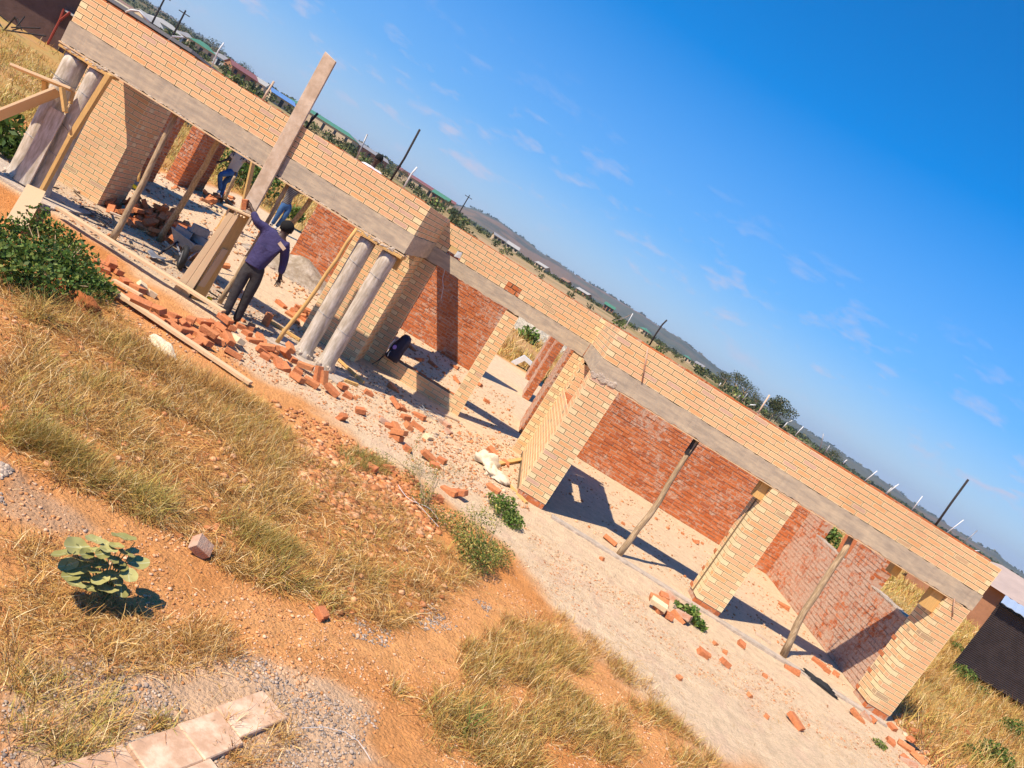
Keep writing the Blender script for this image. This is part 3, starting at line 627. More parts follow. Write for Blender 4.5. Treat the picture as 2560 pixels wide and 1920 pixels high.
# ================================================================ LOOSE BRICKS
def cpx(ox,oy,x,y,s=3.456): return ox+x/s,oy+y/s
LB=[]
for v in range(5):
    bm=bmesh.new(); bmesh.ops.create_cube(bm,size=1)
    lx=[.222,.222,.218,.15,.105][v]
    for q in bm.verts: q.co=Vector((q.co.x*lx,q.co.y*.106,q.co.z*.07))
    bmesh.ops.bevel(bm,geom=list(bm.edges),offset=.004,segments=1,affect='EDGES')
    rr=random.Random(v)
    for q in bm.verts:
        q.co+=Vector((rr.uniform(-.0025,.0025),)*3)
        if v>=3 and q.co.x>lx*.4: q.co.x-=rr.uniform(0,.035)
    me=bpy.data.meshes.new('loose_brick'); bm.to_mesh(me); bm.free(); me.materials.append(M['loose'])
    a=me.color_attributes.new('rnd','FLOAT_COLOR','POINT'); a.data.foreach_set('color',np.array([[[.15,.5,.4,.8,.6][v],0,.5,1]]*len(me.vertices),np.float32).ravel()); LB.append(me)
LBC=[m_.copy() for m_ in LB[:1]+LB[3:4]]
for m_ in LBC: m_.materials.clear(); m_.materials.append(M['cream'])
LBP=[m_.copy() for m_ in LB[:1]+LB[3:4]]
for m_ in LBP: m_.materials.clear(); m_.materials.append(M['mortarp'])
def lbrick(x,y,z,yaw=None,tilt=None,v=None,label='',group=None,kind='red',roll=None):
    src={'red':LB,'cream':LBC,'pink':LBP}[kind]
    if v is None: v=random.choice([0,0,1,2,2]) if kind=='red' else 0
    o=bpy.data.objects.new('loose_brick',src[min(v,len(src)-1)]); COL.objects.link(o)
    yaw=random.uniform(0,math.pi) if yaw is None else yaw; tilt=random.gauss(0,.2) if tilt is None else tilt; roll=random.gauss(0,.17) if roll is None else roll
    if v==4: o.scale=(.62,.6,.7); z-=.012
    o.location=(x,y,z); o.rotation_euler=(roll,tilt,yaw); tag(o,label,'brick',group); return o
ORD=['leftmost','second','third','fourth','fifth','sixth','seventh','eighth','ninth','tenth','eleventh','twelfth','thirteenth','fourteenth','fifteenth','sixteenth','seventeenth','eighteenth','nineteenth','twentieth','twenty-first','twenty-second','twenty-third','twenty-fourth','twenty-fifth','twenty-sixth','twenty-seventh','twenty-eighth','twenty-ninth','thirtieth','thirty-first','thirty-second','thirty-third','thirty-fourth','thirty-fifth','thirty-sixth','thirty-seventh','thirty-eighth','thirty-ninth']
def bricks_px(ox,oy,lst,label,group,dz=.024):
    k=0
    for it in sorted(lst,key=lambda q:q[0]):
        x,y=it[:2]; kw=it[2] if len(it)>2 else {}
        u,v=cpx(ox,oy,x,y); p=gp(u,v); kw=dict(kw); up=kw.pop('up',0); ov=kw.pop('label',None); s_=(CH-(p[2]+up))/(CH-p[2]); c=''
        if not ov:
            b_=label
            if kw.get('kind')=='cream': b_=b_.replace('red ','cream ',1)
            elif kw.get('kind')=='pink': b_=b_.replace('red ','dusty pink ',1)
            if kw.get('v',0) in (3,4) and 'broken' not in b_: b_=b_.replace('brick','half brick',1)
            ov=ORD[k]+(' from left, ' if k else ', ')+b_; k+=1
        lbrick(p[0]*s_,p[1]*s_,p[2]+dz+up,label=ov,group=group if group!='x' else None,**kw)
C_={'kind':'cream'}
bricks_px(0,480,[(880,640),(960,620,{'up':.06}),(900,690,{'v':3}),(990,690),(1180,850,{'up':.05}),(1220,820,{'kind':'cream','v':1,'up':.06,'label':'cream half brick leaning at the left end of the brick heap between planks'}),(1300,890,{'kind':'cream','v':1}),
 (1210,970,{'up':.1}),(1160,1000),(1350,1030,{'up':.08}),(1350,1120,{'up':.02}),(1500,1090,{'up':.03}),(1420,1150),(1580,1210,{'up':.05}),(1640,1120,{'up':.04}),(1760,1140),(1800,1220,{'up':.08,'yaw':.1}),(1920,1190,{'up':.07,'yaw':-.6}),(1940,1110,{'up':.06}),(1700,1240),(1760,1300,{'up':.05,'yaw':-.5}),(1690,1320),
 (1970,1280,{'up':.07,'yaw':-.7,'tilt':.2}),(2050,1290,{'kind':'cream','up':.07,'yaw':-.8,'label':'cream brick on edge at the right end of the heap between planks'}),(2010,1410,{'up':.01,'yaw':.35,'label':'single red brick lying flat below the plank heap on crumbled soil'}),(1860,1300),(2080,1180,{'v':3}),(2190,1300),(1480,1170),(1620,1180),(1430,1090),(1560,1140),(1850,1190)],
 'red brick in the tumbled heap between the two long planks','bricks heaped between the long planks')
bricks_px(640,560,[(90,1075,{'up':.07,'yaw':.2}),(50,1050),(200,1090,{'up':.05}),(290,1080,{'up':.05}),(250,1130,{'up':.1,'yaw':1.3,'tilt':.5}),(160,1180),(110,1120),(240,1250,{'v':0}),(420,1240,{'up':.05,'yaw':.1}),(360,1290,{'v':3}),(350,1340,{'up':.02}),(470,1380,{'up':.02,'yaw':.1}),(530,1310,{'tilt':1.1,'yaw':-.5,'up':.06}),(580,1350,{'tilt':1.0,'yaw':-.4,'up':.04}),(650,1450,{'up':.04,'yaw':.0}),(740,1410,{'v':3,'up':.03}),(790,1500,{'v':3}),(850,1510,{'v':4}),(60,1120),(190,1230),(300,1180,{'v':3})],
 'red brick in the heap at the foot of the right-hand columns','bricks heaped at the right-hand columns')
bricks_px(640,560,[(1180,1430),(970,1475,{'v':3}),(1200,1560,{'v':0,'up':.03,'yaw':-.4}),(1260,1605,{'v':3}),(900,1625,{'v':3,'up':.02,'yaw':.4}),(1310,1760),(1400,1180+490,{'v':0})],
 'red brick lying in front of the low window sill wall','bricks in front of the sill wall')
bricks_px(640,960,[(725,310,{'v':3,'tilt':1.2}),(1080,300,{'v':4}),(1120,350,{'v':0,'kind':'pink'}),(1210,400,{'up':.03,'yaw':-.6}),(1200,470,{'up':.0,'yaw':-.6}),(1230,430,{'up':.08,'yaw':-.55}),(1300,570,{'v':3}),(1390,380,{'v':0,'yaw':-.1}),(1290,300,{'v':3,'up':.02}),(1130,740,{'v':3}),(980,740,{'v':3}),(1190,780,{'v':4}),(1490,640,{'yaw':.1,'up':.03}),(1590,670,{'v':3}),(1540,720,{'v':3}),(1660,940,{'yaw':-.4}),(1740,950,{'yaw':-.5,'up':.03}),(1560,1000,{'v':3}),(2040,920,{'yaw':-.35}),(1620,350,{'kind':'pink','yaw':-.6}),(1650,420,{'kind':'pink','v':1}),(1480,470,{'kind':'cream','v':1}),(2040,600,{'yaw':-.5}),(2040,690,{'v':3}),(2150,700,{'v':3}),(1440,600,{'v':4}),(1150,380,{'v':3}),(1750,430,{'v':4})],
 'red brick scattered on the rubble slope before the doorway','bricks scattered before the doorway')
bricks_px(640,560,[(210,705,{'yaw':-.4}),(330,760,{'up':.02}),(380,740,{'up':.07}),(300,800),(370,800,{'up':.02}),(420,750,{'up':.05}),(450,790,{'up':.03}),(400,830),(340,850),(440,850),(90,840,{'tilt':1.5,'up':.07,'label':'red brick standing on end in the shade right of the man in navy'}),(470,800)],
 'red brick in the small stack behind the yellow prop','bricks stacked behind the yellow prop')
bricks_px(640,560,[(1400,1180,{'yaw':-.4}),(1520,1220,{'yaw':-.5}),(1710,1240,{'yaw':-.3}),(1620,1290,{'v':4}),(1730,1360,{'yaw':-.6}),(1930,1400,{'v':3}),(1990,1540,{'v':3}),(1340,1080,{'yaw':-.4}),(1755,1190,{'v':4}),(1850,1240,{'v':4}),(2180,1610,{'v':4})],
 'red brick on the dusty floor beyond the window opening','bricks on the floor beyond the window')
bricks_px(1280,1040,[(840,1090,{'v':0,'yaw':-.42,'label':'bright red brick beside the foot of the left garage prop','tilt':.05})],'','x')
bricks_px(1280,1040,[(1245,895,{'v':4}),(1345,975,{'v':4}),(1470,1020,{'v':4}),(1580,1095,{'v':3}),(1640,1105,{'v':4}),(770,1240,{'v':4}),(955,935,{'v':4})],'small broken red brick on the garage floor','broken bricks on the garage floor')
bricks_px(1280,1440,[(1250,215,{'up':.04}),(1260,255,{'kind':'cream','up':.08,'yaw':-.2,'label':'cream brick on top of the small heap by the garage strip'}),(1250,300,{'v':3}),(1350,355,{'v':3,'up':.02}),(1470,350,{'up':.05,'yaw':-.6,'kind':'pink'}),(1430,370,{'yaw':-.6}),(1310,190,{'v':3}),(1380,200,{'kind':'pink','yaw':-.8}),(1310,240,{'v':3})],
 'broken red brick in the small heap beside the middle garage pillar','bricks heaped by the middle garage pillar')
bricks_px(1280,1440,[(1640,680,{'v':3}),(1690,690,{'v':4}),(1835,665,{'v':4}),(1830,760,{'v':3}),(1975,600,{'v':3}),(2050,1040,{'v':4}),(1440,890,{'v':4}),(1750,590,{'v':4}),(2180,870,{'v':4}),(2190,1220,{'v':4})],
 'small broken brick on the sandy apron before the garage','broken bricks on the sandy apron')
bricks_px(1920,1440,[(130,270,{'v':0,'yaw':-.5}),(200,825,{'v':0}),(430,760,{'yaw':-.6}),(490,815,{'v':3}),(580,855,{'v':3})],'red brick beside the right-hand garage wall foot','bricks at the right garage wall foot')
bricks_px(1920,1440,[(230,1270,{'v':0,'yaw':-.9,'up':.02,'label':'large red brick on the sand left of the right-hand garage pillar'}),(765,1225,{'yaw':-.3}),(840,1225,{'v':3,'kind':'pink'}),(895,1250,{'v':3}),(1055,1310,{'v':3}),(1270,1360,{'yaw':-.05,'up':.05}),(1350,1400,{'v':3}),(1230,1430,{'v':3}),(1440,1330,{'yaw':-.5}),(1400,1290),(1180,1490,{'yaw':-.5}),(1170,1590,{'v':3}),(1200,1620,{'yaw':-.4,'kind':'pink'}),(1290,1590,{'yaw':-.7}),(1290,1185,{'yaw':-.5}),(1380,1185,{'v':3}),(1050,1440,{'v':3}),(1690,1340),(1440,1400),(1310,1250),(1500,1600),(1590,1310),(1400,1560)],
 'red brick in the trail outside the right-hand garage corner','bricks trailing round the garage corner')
bricks_px(0,480,[(1480,1110),(1540,1230,{'v':3}),(1900,1240),(1860,1170),(2120,1230,{'v':3}),(2160,1180),(2240,1270),(2330,1380),(2290,1440,{'v':3}),(1600,1270,{'v':3}),(1120,930),(1280,1010,{'up':.03}),(1080,790,{'v':3}),(2100,1120,{'v':4}),(1990,1180)],
 'red brick at the rim of the heap between the planks','bricks round the rim of the plank heap')
# big shaded heap inside the porch
hc=np.array([-6.15,13.1]); k=0
for layer,(n,rad) in enumerate(((46,1.25),(34,1.0),(22,.72),(12,.45),(5,.2))):
    for i in range(n):
        a=random.uniform(0,6.28); r=rad*math.sqrt(random.random())
        x=hc[0]+r*math.cos(a)*1.0; y=hc[1]+r*math.sin(a)*.95
        lbrick(x,y,.04+layer*.08,tilt=random.gauss(0,.4),roll=random.gauss(0,.3),label='red brick in the big half-shaded heap inside the porch',group='bricks heaped inside the porch')
for i in range(16): lbrick(-5.35+random.uniform(-.25,.3),12.55+random.uniform(-.25,.3),.05+.13*random.random(),tilt=random.gauss(0,.4),label='sunlit red brick at the front of the porch heap',group='sunlit bricks at the front of the porch heap')
for i in range(26):
    p=gp(*cpx(320,240,random.uniform(640,900),random.uniform(860,960))); lbrick(p[0],p[1],.05+.12*random.random(),tilt=random.gauss(0,.4),label='red brick in the low heap under the man in torn jeans',group='bricks heaped at the rear of the porch')
bricks_px(320,240,[(750,990,{'kind':'cream'}),(790,1000,{'kind':'cream','v':1}),(415,800,{'v':3})],'pale brick on the dirt strip behind the props','pale bricks behind the props')
# whole brick and broken brick in the foreground
p=gp(492,1385); lbrick(p[0],p[1],p[2]+.06,yaw=.55,tilt=.5,roll=.45,v=0,kind='pink',label='single dusty pink brick at the edge of the dry grass, foreground left').scale=(.62,1.0,1.1)
p=gp(800,1545); lbrick(p[0],p[1],p[2]+.03,yaw=-.6,tilt=.2,v=3,label='small broken red brick beside the reddish path').scale=(.72,.65,.8)
# masonry slab fragment bottom left: bricks in mortar
sl=thing('brick_slab','fragment of dusty brick paving at the bottom left corner','paving',(*gp(450,1840)[:2],0))
a0=np.array(gp(217,1885)); b0=np.array(gp(620,1745)); ux=Vector(b0-a0); ux.z=0; Ls=ux.length; ux.normalize(); uy=Vector((ux.y,-ux.x,0)); zz=max(a0[2],b0[2])+.015
mb=MB(); mb.obox(Vector((a0[0],a0[1],zz-.03))+ux*(Ls/2-.4)+uy*.12,ux,uy,Vector((0,0,1)),Ls+.7,.2,.04); B(mb,'mortar_bed',M['conc2'],sl)
sm_=mat('dusty_paver',(.56,.34,.21),noise=.22,scale=9,col2=(.64,.45,.31),bump=(30,.5,.006))
for i,(t0_,t1_,o0,w_) in enumerate(((Ls-.24,Ls+.10,.0,.22),(Ls-.50,Ls-.25,.03,.235),(Ls-.78,Ls-.51,.045,.22),(Ls-1.06,Ls-.79,.03,.22),(Ls-1.34,Ls-1.07,.03,.22),(Ls-.74,Ls-.47,.27,.2),(Ls-1.02,Ls-.75,.255,.22),(Ls-1.3,Ls-1.03,.26,.22))):
    mb=MB(); c=Vector((a0[0],a0[1],zz+.006*(i%3)))+ux*((t0_+t1_)/2)+uy*(o0+w_/2); c.z-=.012; mb.obox(c,ux,uy,Vector((.02*(i%3-1),.015*(i%2),1)).normalized(),t1_-t0_,w_,.045); rough(B(mb,'brick',sm_,sl,bevel=.006),.004,i)

# ================================================================ TIMBER, PROPS, SCAFFOLD
def Z3(u,v,z=0.): return Vector(onZ(u,v,z))
def Y3(u,v,y): return Vector(onY(u,v,y))
def single(name,mb,material,label,cat,group=None,**k): return tag(mb.build(name,material,None,**k),label,cat,group)
def pole(a,b,r,label,bend=.02,m_='pole',group=None,cat='prop',name='timber_prop'):
    a=Vector(a); b=Vector(b); n=9; rr=random.Random(int(a.x*100)); pts=[]; rad=[]
    for i in range(n):
        t=i/(n-1); p=a.lerp(b,t); s=math.sin(t*math.pi); p+=Vector((rr.uniform(-1,1)*bend*.5+bend*s,bend*s*.5,0)); pts.append(p); rad.append(r*(1.12-.25*t+rr.uniform(-.05,.05)))
    mb=MB(); mb.tube(pts,rad,10); return single(name,mb,M[m_],label,cat,group,smooth=True)
pole((-5.59,10.79,-.03),(-5.66,10.86,2.03),.042,'peeled round prop left of the brick heap, nearest under the porch beam')
a=Y3(*cpx(320,240,770,405),11.05); pole((-5.70,12.3,-.02),(a.x,a.y,2.12),.045,'darker round prop standing in the brick heap under the porch')
a=Y3(*cpx(320,240,1580,905),10.9); pole(Vector(onZ(*cpx(320,240,1160,1659)))+Vector((0,-1.2,0)),(a.x,a.y,2.04),.04,'leaning round prop right behind the man in navy')
pole((-3.86,10.9,-.02),(-3.78,10.8,2.04),.032,'thin bark-striped prop right of the tall board',.02)
a=Y3(*cpx(640,560,880,8),10.62); b=Vector(onZ(*cpx(640,560,300,1020))); pole((-2.78,10.62,-.02),(a.x,10.64,2.02),.028,'slim yellow prop tied to the right-hand column pair',.03,'wood')
pole((3.09,10.60,-.04),(3.08,10.58,2.03),.042,'grey leaning prop under the garage beam, left opening',.035)
mb=MB(); mb.box(3.04,3.12,10.55,10.62,1.78,2.045); single('prop_head',mb,M['dark'],'black block on top of the left garage prop','block')
a=Y3(*cpx(1920,1200,705,520),10.58); pole(Vector(onZ(1948,1628))+Vector((0,-.12,0)),(a.x,10.57,2.03),.048,'thick bent prop under the garage beam, right opening',-.05)
# squared yellow timber by the left column pair
a=Y3(*cpx(0,0,962,640),10.52); mb=MB(); mb.plank((-6.66,10.58,-.03),(-6.60,10.52,1.02),.055,.075,(0,1,0)); mb.plank((-6.61,10.54,1.0),(a.x,10.50,2.03),.075,.08,(0,1,0)); single('timber_prop',mb,M['wood'],'yellow squared timber prop beside the left column pair','prop',bevel=.004)
# wooden column form with cap and the tall board
fm=thing('column_form','nailed box form of pale boards for a porch column, man in navy beside it','formwork',(-4.06,10.36,0))
P=[Vector(q) for q in ((-4.13,10.29,0),(-4.01,10.30,0),(-3.92,10.47,0),(-4.12,10.46,0))]
for i,(h0,h1) in enumerate(((.0,1.33),(-.02,1.40),(0,1.35),(0,1.35))):
    p,q=P[i],P[(i+1)%4]; x=(q-p).normalized(); y=Vector((0,0,1)).cross(x); mb=MB(); c=(p+q)/2; c.z=(h0+h1)/2; 
    if i==0:
        bl_,br_,tl_,tr2=Vector((-4.25,10.20,0)),Vector((-4.035,10.24,0)),Vector((-4.105,10.255,1.31)),Vector((-3.975,10.275,1.34)); nv_=Vector((.03,.024,0))
        for f0,f1 in ((0,.49),(.51,1)):
            q_=[bl_.lerp(br_,f0),bl_.lerp(br_,f1),tl_.lerp(tr2,f1),tl_.lerp(tr2,f0)]; mb2=MB(); mb2.add(q_+[v_+Vector((0,.024,0)) for v_ in q_],[(0,1,2,3),(7,6,5,4),(0,4,5,1),(1,5,6,2),(2,6,7,3),(3,7,4,0)]); B(mb2,'board',M['woodp'],fm,bevel=.002)
    else:
        mb.obox(c,x,y,Vector((0,0,1)),(q-p).length+.02,.022,h1-h0); B(mb,'board',M['wood'] if i==1 else M['woodp'],fm,bevel=.002)
mb=MB(); mb.obox(Vector((-3.965,10.345,.52)),(P[2]-P[1]).normalized(),Vector((0,0,1)).cross((P[2]-P[1]).normalized()),Vector((.05,.06,1)).normalized(),.10,.02,.62); B(mb,'cleat',M['woodp'],fm)
mb=MB(); mb.plank((-4.22,10.30,1.365),(-3.84,10.36,1.415),.17,.025); B(mb,'cap_board',M['woodp'],fm,bevel=.002)
mb=MB(); mb.plank((-4.17,10.37,1.0),(-4.15,10.38,1.36),.05,.05,(0,1,0)); B(mb,'cleat',M['wood'],fm)
mb=MB()
for k in range(5): mb.add([(-4.1+k*.045,10.27,1.37),(-4.06+k*.045,10.27,1.37),(-4.08+k*.045,10.255,1.37-random.uniform(.02,.06))],[(0,1,2)])
B(mb,'splinters',M['woodp'],fm)
mb=MB(); v=[]
x0,x1=-4.125,-3.915
mb.add([(x0,10.585,1.25),(x1,10.585,1.25),(x1+.0,10.625,1.25),(x0,10.625,1.25),(x0-.02,10.60,3.84),(-3.95,10.60,3.80),(-3.95,10.64,3.80),(x0-.02,10.64,3.84)],BF)
tb=single('tall_board',mb,M['woodg'],'tall cement-stained board standing against the parapet and rising above it','board',bevel=.006)
lbrick(-4.0,10.36,1.50,yaw=.3,tilt=1.25,v=3,label='half brick held on the form board by the man in navy').rotation_euler=(.3,1.2,.4)
# planks on the ground
def gplank(u0,v0,u1,v1,wd,th,label,z0=.07,z1=.07,m_='woodp'):
    a=gp(u0,v0); b=gp(u1,v1); mb=MB(); A=Vector((a[0],a[1],a[2]+z0)); Bv=Vector((b[0],b[1],b[2]+z1)); d=(Bv-A); side=Vector((-d.y,d.x,0)).normalized(); n=14; rr=random.Random(int(u0))
    rows=[]
    for i in range(n+1):
        t=i/n; c=A.lerp(Bv,t); w0=wd/2*(1+rr.uniform(-.13,.05)); w1=wd/2*(1+rr.uniform(-.13,.05)); rows.append([c-side*w0+Vector((0,0,-th)),c+side*w1+Vector((0,0,-th)),c+side*w1,c-side*w0])
    vs=[q for r_ in rows for q in r_]; f=[]
    for i in range(n):
        for k_ in range(4): f.append((i*4+k_,i*4+(k_+1)%4,i*4+4+(k_+1)%4,i*4+4+k_))
    f+= [(0,1,2,3),(n*4+3,n*4+2,n*4+1,n*4)]; mb.add(vs,f); return single('long_plank',mb,M[m_],label,'plank')
gplank(*cpx(0,480,470,205),*cpx(0,480,1890,1110),.13,.035,'long pale plank with wavy edge at the porch front',.14,.16)
gplank(*cpx(0,480,800,800),*cpx(0,480,2150,1680),.10,.035,'long pale plank below the brick heap, nearest the dry grass',.10,.06)
gplank(*cpx(0,480,960,800),*cpx(0,480,1190,945),.07,.03,'short pale board among the bricks at the left of the heap',.08,.10)
gplank(*cpx(640,960,2070,705),*cpx(640,960,2320,660),.07,.03,'short pale board beside the crumpled sack',.05,.05,'wood')
gplank(*cpx(1200,800,215,1400),*cpx(1200,800,400,1590),.07,.04,'pale board lying at the foot of the left garage pillar',.03,.03,'wood')
gplank(*cpx(640,560,110,850),*cpx(640,560,370,1015),.05,.04,'thin yellow batten on the shaded porch floor',.05,.05,'wood')
gplank(*cpx(640,560,700,1180),*cpx(640,560,920,1390),.04,.035,'round-ended stick in shade right of the pale column',.05,.06,'wood')
gplank(*cpx(640,560,760,1360),*cpx(640,560,870,1405),.05,.04,'short pale stick beside the column foot',.04,.05,'wood')
gplank(*cpx(1280,1440,2100,500),*cpx(1280,1440,2230,590),.07,.04,'weathered board scrap on the garage threshold',.03,.03,'woodg')
gplank(*cpx(640,960,1460,200),*cpx(640,960,1750,330),.06,.03,'dusty board scrap at the foot of the sill wall',.03,.03,'woodg')
# pale board panel lying at the left edge
q=[Vector(gp(*cpx(0,480,*c))) for c in ((180,40),(340,105),(200,375),(20,300))]
for v_ in q: v_.z+=.10
q[0].z+=.1; q[1].z+=.1; mb=MB(); mb.add([v_-Vector((0,0,.02)) for v_ in q]+[v_ for v_ in q],[(0,1,2,3),(7,6,5,4),(0,4,5,1),(1,5,6,2),(2,6,7,3),(3,7,4,0)]); single('plywood_sheet',mb,M['woodp'],'pale plywood panel lying by the green shrub at the left edge','panel')
# scaffold lashed to the left columns
sc_=thing('scaffold','rough scaffold of pale planks nailed against the left porch columns','scaffold',(-7.2,10.5,0))
a=Y3(*cpx(0,150,150,70,4.742),10.42); b=Y3(*cpx(0,150,850,350,4.742),10.55); mb=MB(); mb.plank(a,b+Vector((.02,0,0)),.17,.035,(0,.2,1)); B(mb,'platform_board',M['woodp'],sc_,bevel=.003)
a=Y3(*cpx(0,150,690,370,4.742),10.50); b=Y3(*cpx(0,150,-380,800,4.742),10.15); mb=MB(); mb.plank(a,b,.035,.27,(0,1,0)); B(mb,'brace_plank',M['woodp'],sc_,bevel=.003)
a=Y3(*cpx(0,150,735,330,4.742),10.40); b=Y3(*cpx(0,150,775,620,4.742),10.40); mb=MB(); mb.plank(a,b,.04,.085,(0,1,0)); B(mb,'bracket',M['wood'],sc_,bevel=.003)
a=Y3(*cpx(0,150,535,250,4.742),10.55); b=Y3(*cpx(0,150,535,390,4.742),10.6); mb=MB(); mb.plank(a,b,.06,.06,(0,1,0)); B(mb,'bracket',M['wood'],sc_)
a=Y3(*cpx(0,150,870,380,4.742),10.56); b=Y3(*cpx(0,150,830,520,4.742),10.56); mb=MB(); mb.plank(a,b,.03,.05,(0,1,0)); B(mb,'bracket',M['wood'],sc_)
mb=MB(); mb.tube([(-7.35,10.66,1.62),(-7.2,10.655,1.60),(-7.04,10.68,1.6)],.004,4); mb.tube([(-6.97,10.66,1.1),(-6.8,10.64,1.06),(-6.62,10.55,1.02),(-6.58,10.6,1.0)],.004,4); B(mb,'lashing_wire',M['wire'],sc_)
mb=MB(); mb.obox(Vector((-6.945,10.56,.64)),Vector((1,.12,0)).normalized(),Vector((-.12,1,0)).normalized(),Vector((.01,.0,1)).normalized(),.215,.03,1.16); single('form_sheet',mb,M['colm'],'grey cement-covered form board leaning between the left columns','board',bevel=.003)
# sticks, boards further inside
pole(Y3(*cpx(320,240,85,740),15),Y3(*cpx(320,240,165,380),15),.022,'thin stick leaning in the dark corner behind the left pier',0,'wood',cat='stick',name='stick')
a=Y3(*cpx(500,340,880,520,6.913),17.5); b=Y3(*cpx(500,340,790,960,6.913),17.5); mb=MB(); mb.plank((-7.27,17.5,2.3),(-6.62,17.5,.0),.04,.20,(0,1,0)); single('upright_board',mb,M['wood'],'orange upright board between the two men at the rear','board')
pole(Y3(*cpx(500,340,430,1080,6.913),19.4),Y3(*cpx(500,340,600,700,6.913),19.2),.04,'short pale stake in front of the man in torn jeans',0,'pole',cat='stake',name='stake')
a=Y3(*cpx(500,340,1200,960,6.913),12.4)
# ================================================================ RODS, PIPES AND WIRES ON THE WALLS
def rod(pts,r,material,label,cat,name='rod',group=None):
    mb=MB(); mb.tube(pts,r,7); return single(name,mb,M[material],label,cat,group,smooth=True)
rod([(-2.56,10.8,2.1+.7),(-2.545,10.8,3.2),(-2.56,10.8,3.65)],.016,'dark','tall black pole rising from the porch parapet near its right end','pole','thin_pole')
rod([(-3.94,10.80,2.8),(-3.93,10.8,2.95),(-3.90,10.8,3.09)],.017,'dark','short black pole just right of the tall board','pole','thin_pole')
rod([(-4.66,10.80,2.8),(-4.64,10.8,3.14)],.016,'woodg','short rusty stake on the parapet left of the tall board','pole','thin_pole')
rod([(-3.12,10.80,2.8),(-3.16,10.8,3.21)],.012,'metal','slim grey-blue pipe on the parapet left of the man in white','pipe','conduit')
rod([(-2.35,10.80,2.8),(-2.35,10.8,3.08),(-2.33,10.8,3.19)],.013,'white','white pipe with torn tip right of the tall black pole','pipe','conduit')
rod([(6.65,10.60,2.75),(6.65,10.62,3.2),(6.66,10.64,3.6)],.016,'dark','black pole rising from the right part of the garage parapet','pole','thin_pole')
rod([Y3(*cpx(1200,800,1400,540),10.45),Y3(*cpx(1200,800,1450,240),10.45)],.012,'mortarp','thin rusty strip stuck on the garage parapet face','rod','strip')
rod([Y3(*cpx(1200,800,1465,215),10.75),Y3(*cpx(1200,800,1520,120),10.75),Y3(*cpx(1200,800,1575,40),10.75),Y3(*cpx(1200,800,1615,0),10.75)],.012,'dark','crooked dark stick above the left part of the garage parapet','pole','thin_pole')
rod([(3.63,10.7,2.75),(3.62,10.7,3.12)],.013,'woodg','weathered stake above the garage parapet near its middle','pole','thin_pole')
rod([Y3(*cpx(0,0,1085,105),10.8),Y3(*cpx(0,0,1130,85),10.8),Y3(*cpx(0,0,1200,95),10.85),Y3(*cpx(0,0,1290,190),10.9)],.014,'white','white plastic pipe arching over the far left of the parapet','pipe','conduit')
rod([Y3(*cpx(0,0,1455,350),10.8),Y3(*cpx(0,0,1490,315),10.8),Y3(*cpx(0,0,1585,322),10.85)],.013,'white','white plastic pipe hooked over the parapet, second from the left','pipe','conduit')
rod([Y3(*cpx(0,0,1830,575),10.8),Y3(*cpx(0,0,1885,440),10.8),Y3(*cpx(0,0,1935,370),10.8)],.010,'white','upright whitish pipe above the left part of the parapet','pipe','conduit')
k4=[((1235,375),(1270,335),(1315,315),'white'),((1340,445),(1380,400),(1412,368),'white'),((1545,585),(1570,510),(1585,430),'metal'),((1590,605),(1615,570),(1640,530),'metal'),((1755,690),(1775,665),(1790,655),'white'),((1940,840),(1995,795),(2050,750),'white'),((2125,945),(2170,900),(2215,875),'white'),((1160,330),(1190,285),(1235,250),'dark'),((875,150),(905,115),(932,80),'metal'),((845,130),(855,110),(868,95),'metal'),((940,190),(955,178),(1000,182),'white'),((680,20),(690,5),(700,-10),'white')]
nm=['curved white tube by the dark hill tree','slanted white tube right of the hill tree','tall grey conduit with white tip','thin grey wire right of the tall grey conduit','short white stub beside the loose bricks','long slanted white tube past the loose bricks','slanted white tube left of the far black pole','blackened stick in front of the hill tree','thin grey rod before the dark trees','short thin rod before the dark trees','low white tube bent along the wall top','white stub near the corner of the garage wall']
for (p1,p2,p3,mt),l_ in zip(k4,nm): rod([Y3(*cpx(1600,960,*q_),10.72) for q_ in (p1,p2,p3)],.007,mt,l_+' above the garage parapet','pipe','conduit')
k5=[((1015,125),(1130,35),'white','white tube left of the far black pole by one brick length'),((1240,265),(1335,140),'white','slanted thin tube just left of the far black pole'),((1540,460),(1690,345),'white','slanted pale tube first right of the far black pole'),((1675,550),(1750,490),(1810,435),'metal','grey tube with dark tip second right of the far black pole'),((1770,610),(1825,612),'white','small white stub near the right end of the garage parapet'),((1830,635),(1835,620),'dark','tiny dark stub near the right end of the parapet'),((840,10),(850,0),'white','short white tube')]
for it in k5[:6]: rod([Y3(*cpx(1920,1200,*q_),10.72) for q_ in it[:-2]],.007,it[-2],it[-1],'pipe','conduit')
rod([Y3(*cpx(1920,1200,1612,1025),10.44),Y3(*cpx(1920,1200,1600,1110),10.44),Y3(*cpx(1920,1200,1595,1185),10.44)],.007,'mortarp','short rusty bar on the face of the right garage pillar','rod','rebar')
rod([Y3(*cpx(1200,800,1250,70),10.7),Y3(*cpx(1200,800,1290,0),10.7),Y3(*cpx(960,480,2150,1050),10.7)],.006,'white','thin white post with string near the parapet corner','rod','thin_post')
mb=MB(); a=Y3(*cpx(960,480,2150,1050),10.7)
for e2 in ((2040,1090),(1990,1110)): b=Y3(*cpx(960,480,*e2),11.2); mb.tube([a,(a+b)/2-Vector((0,0,.03)),b],.004,4)
single('string',mb,M['white'],'pale strings tied from the thin post to the wall','string')
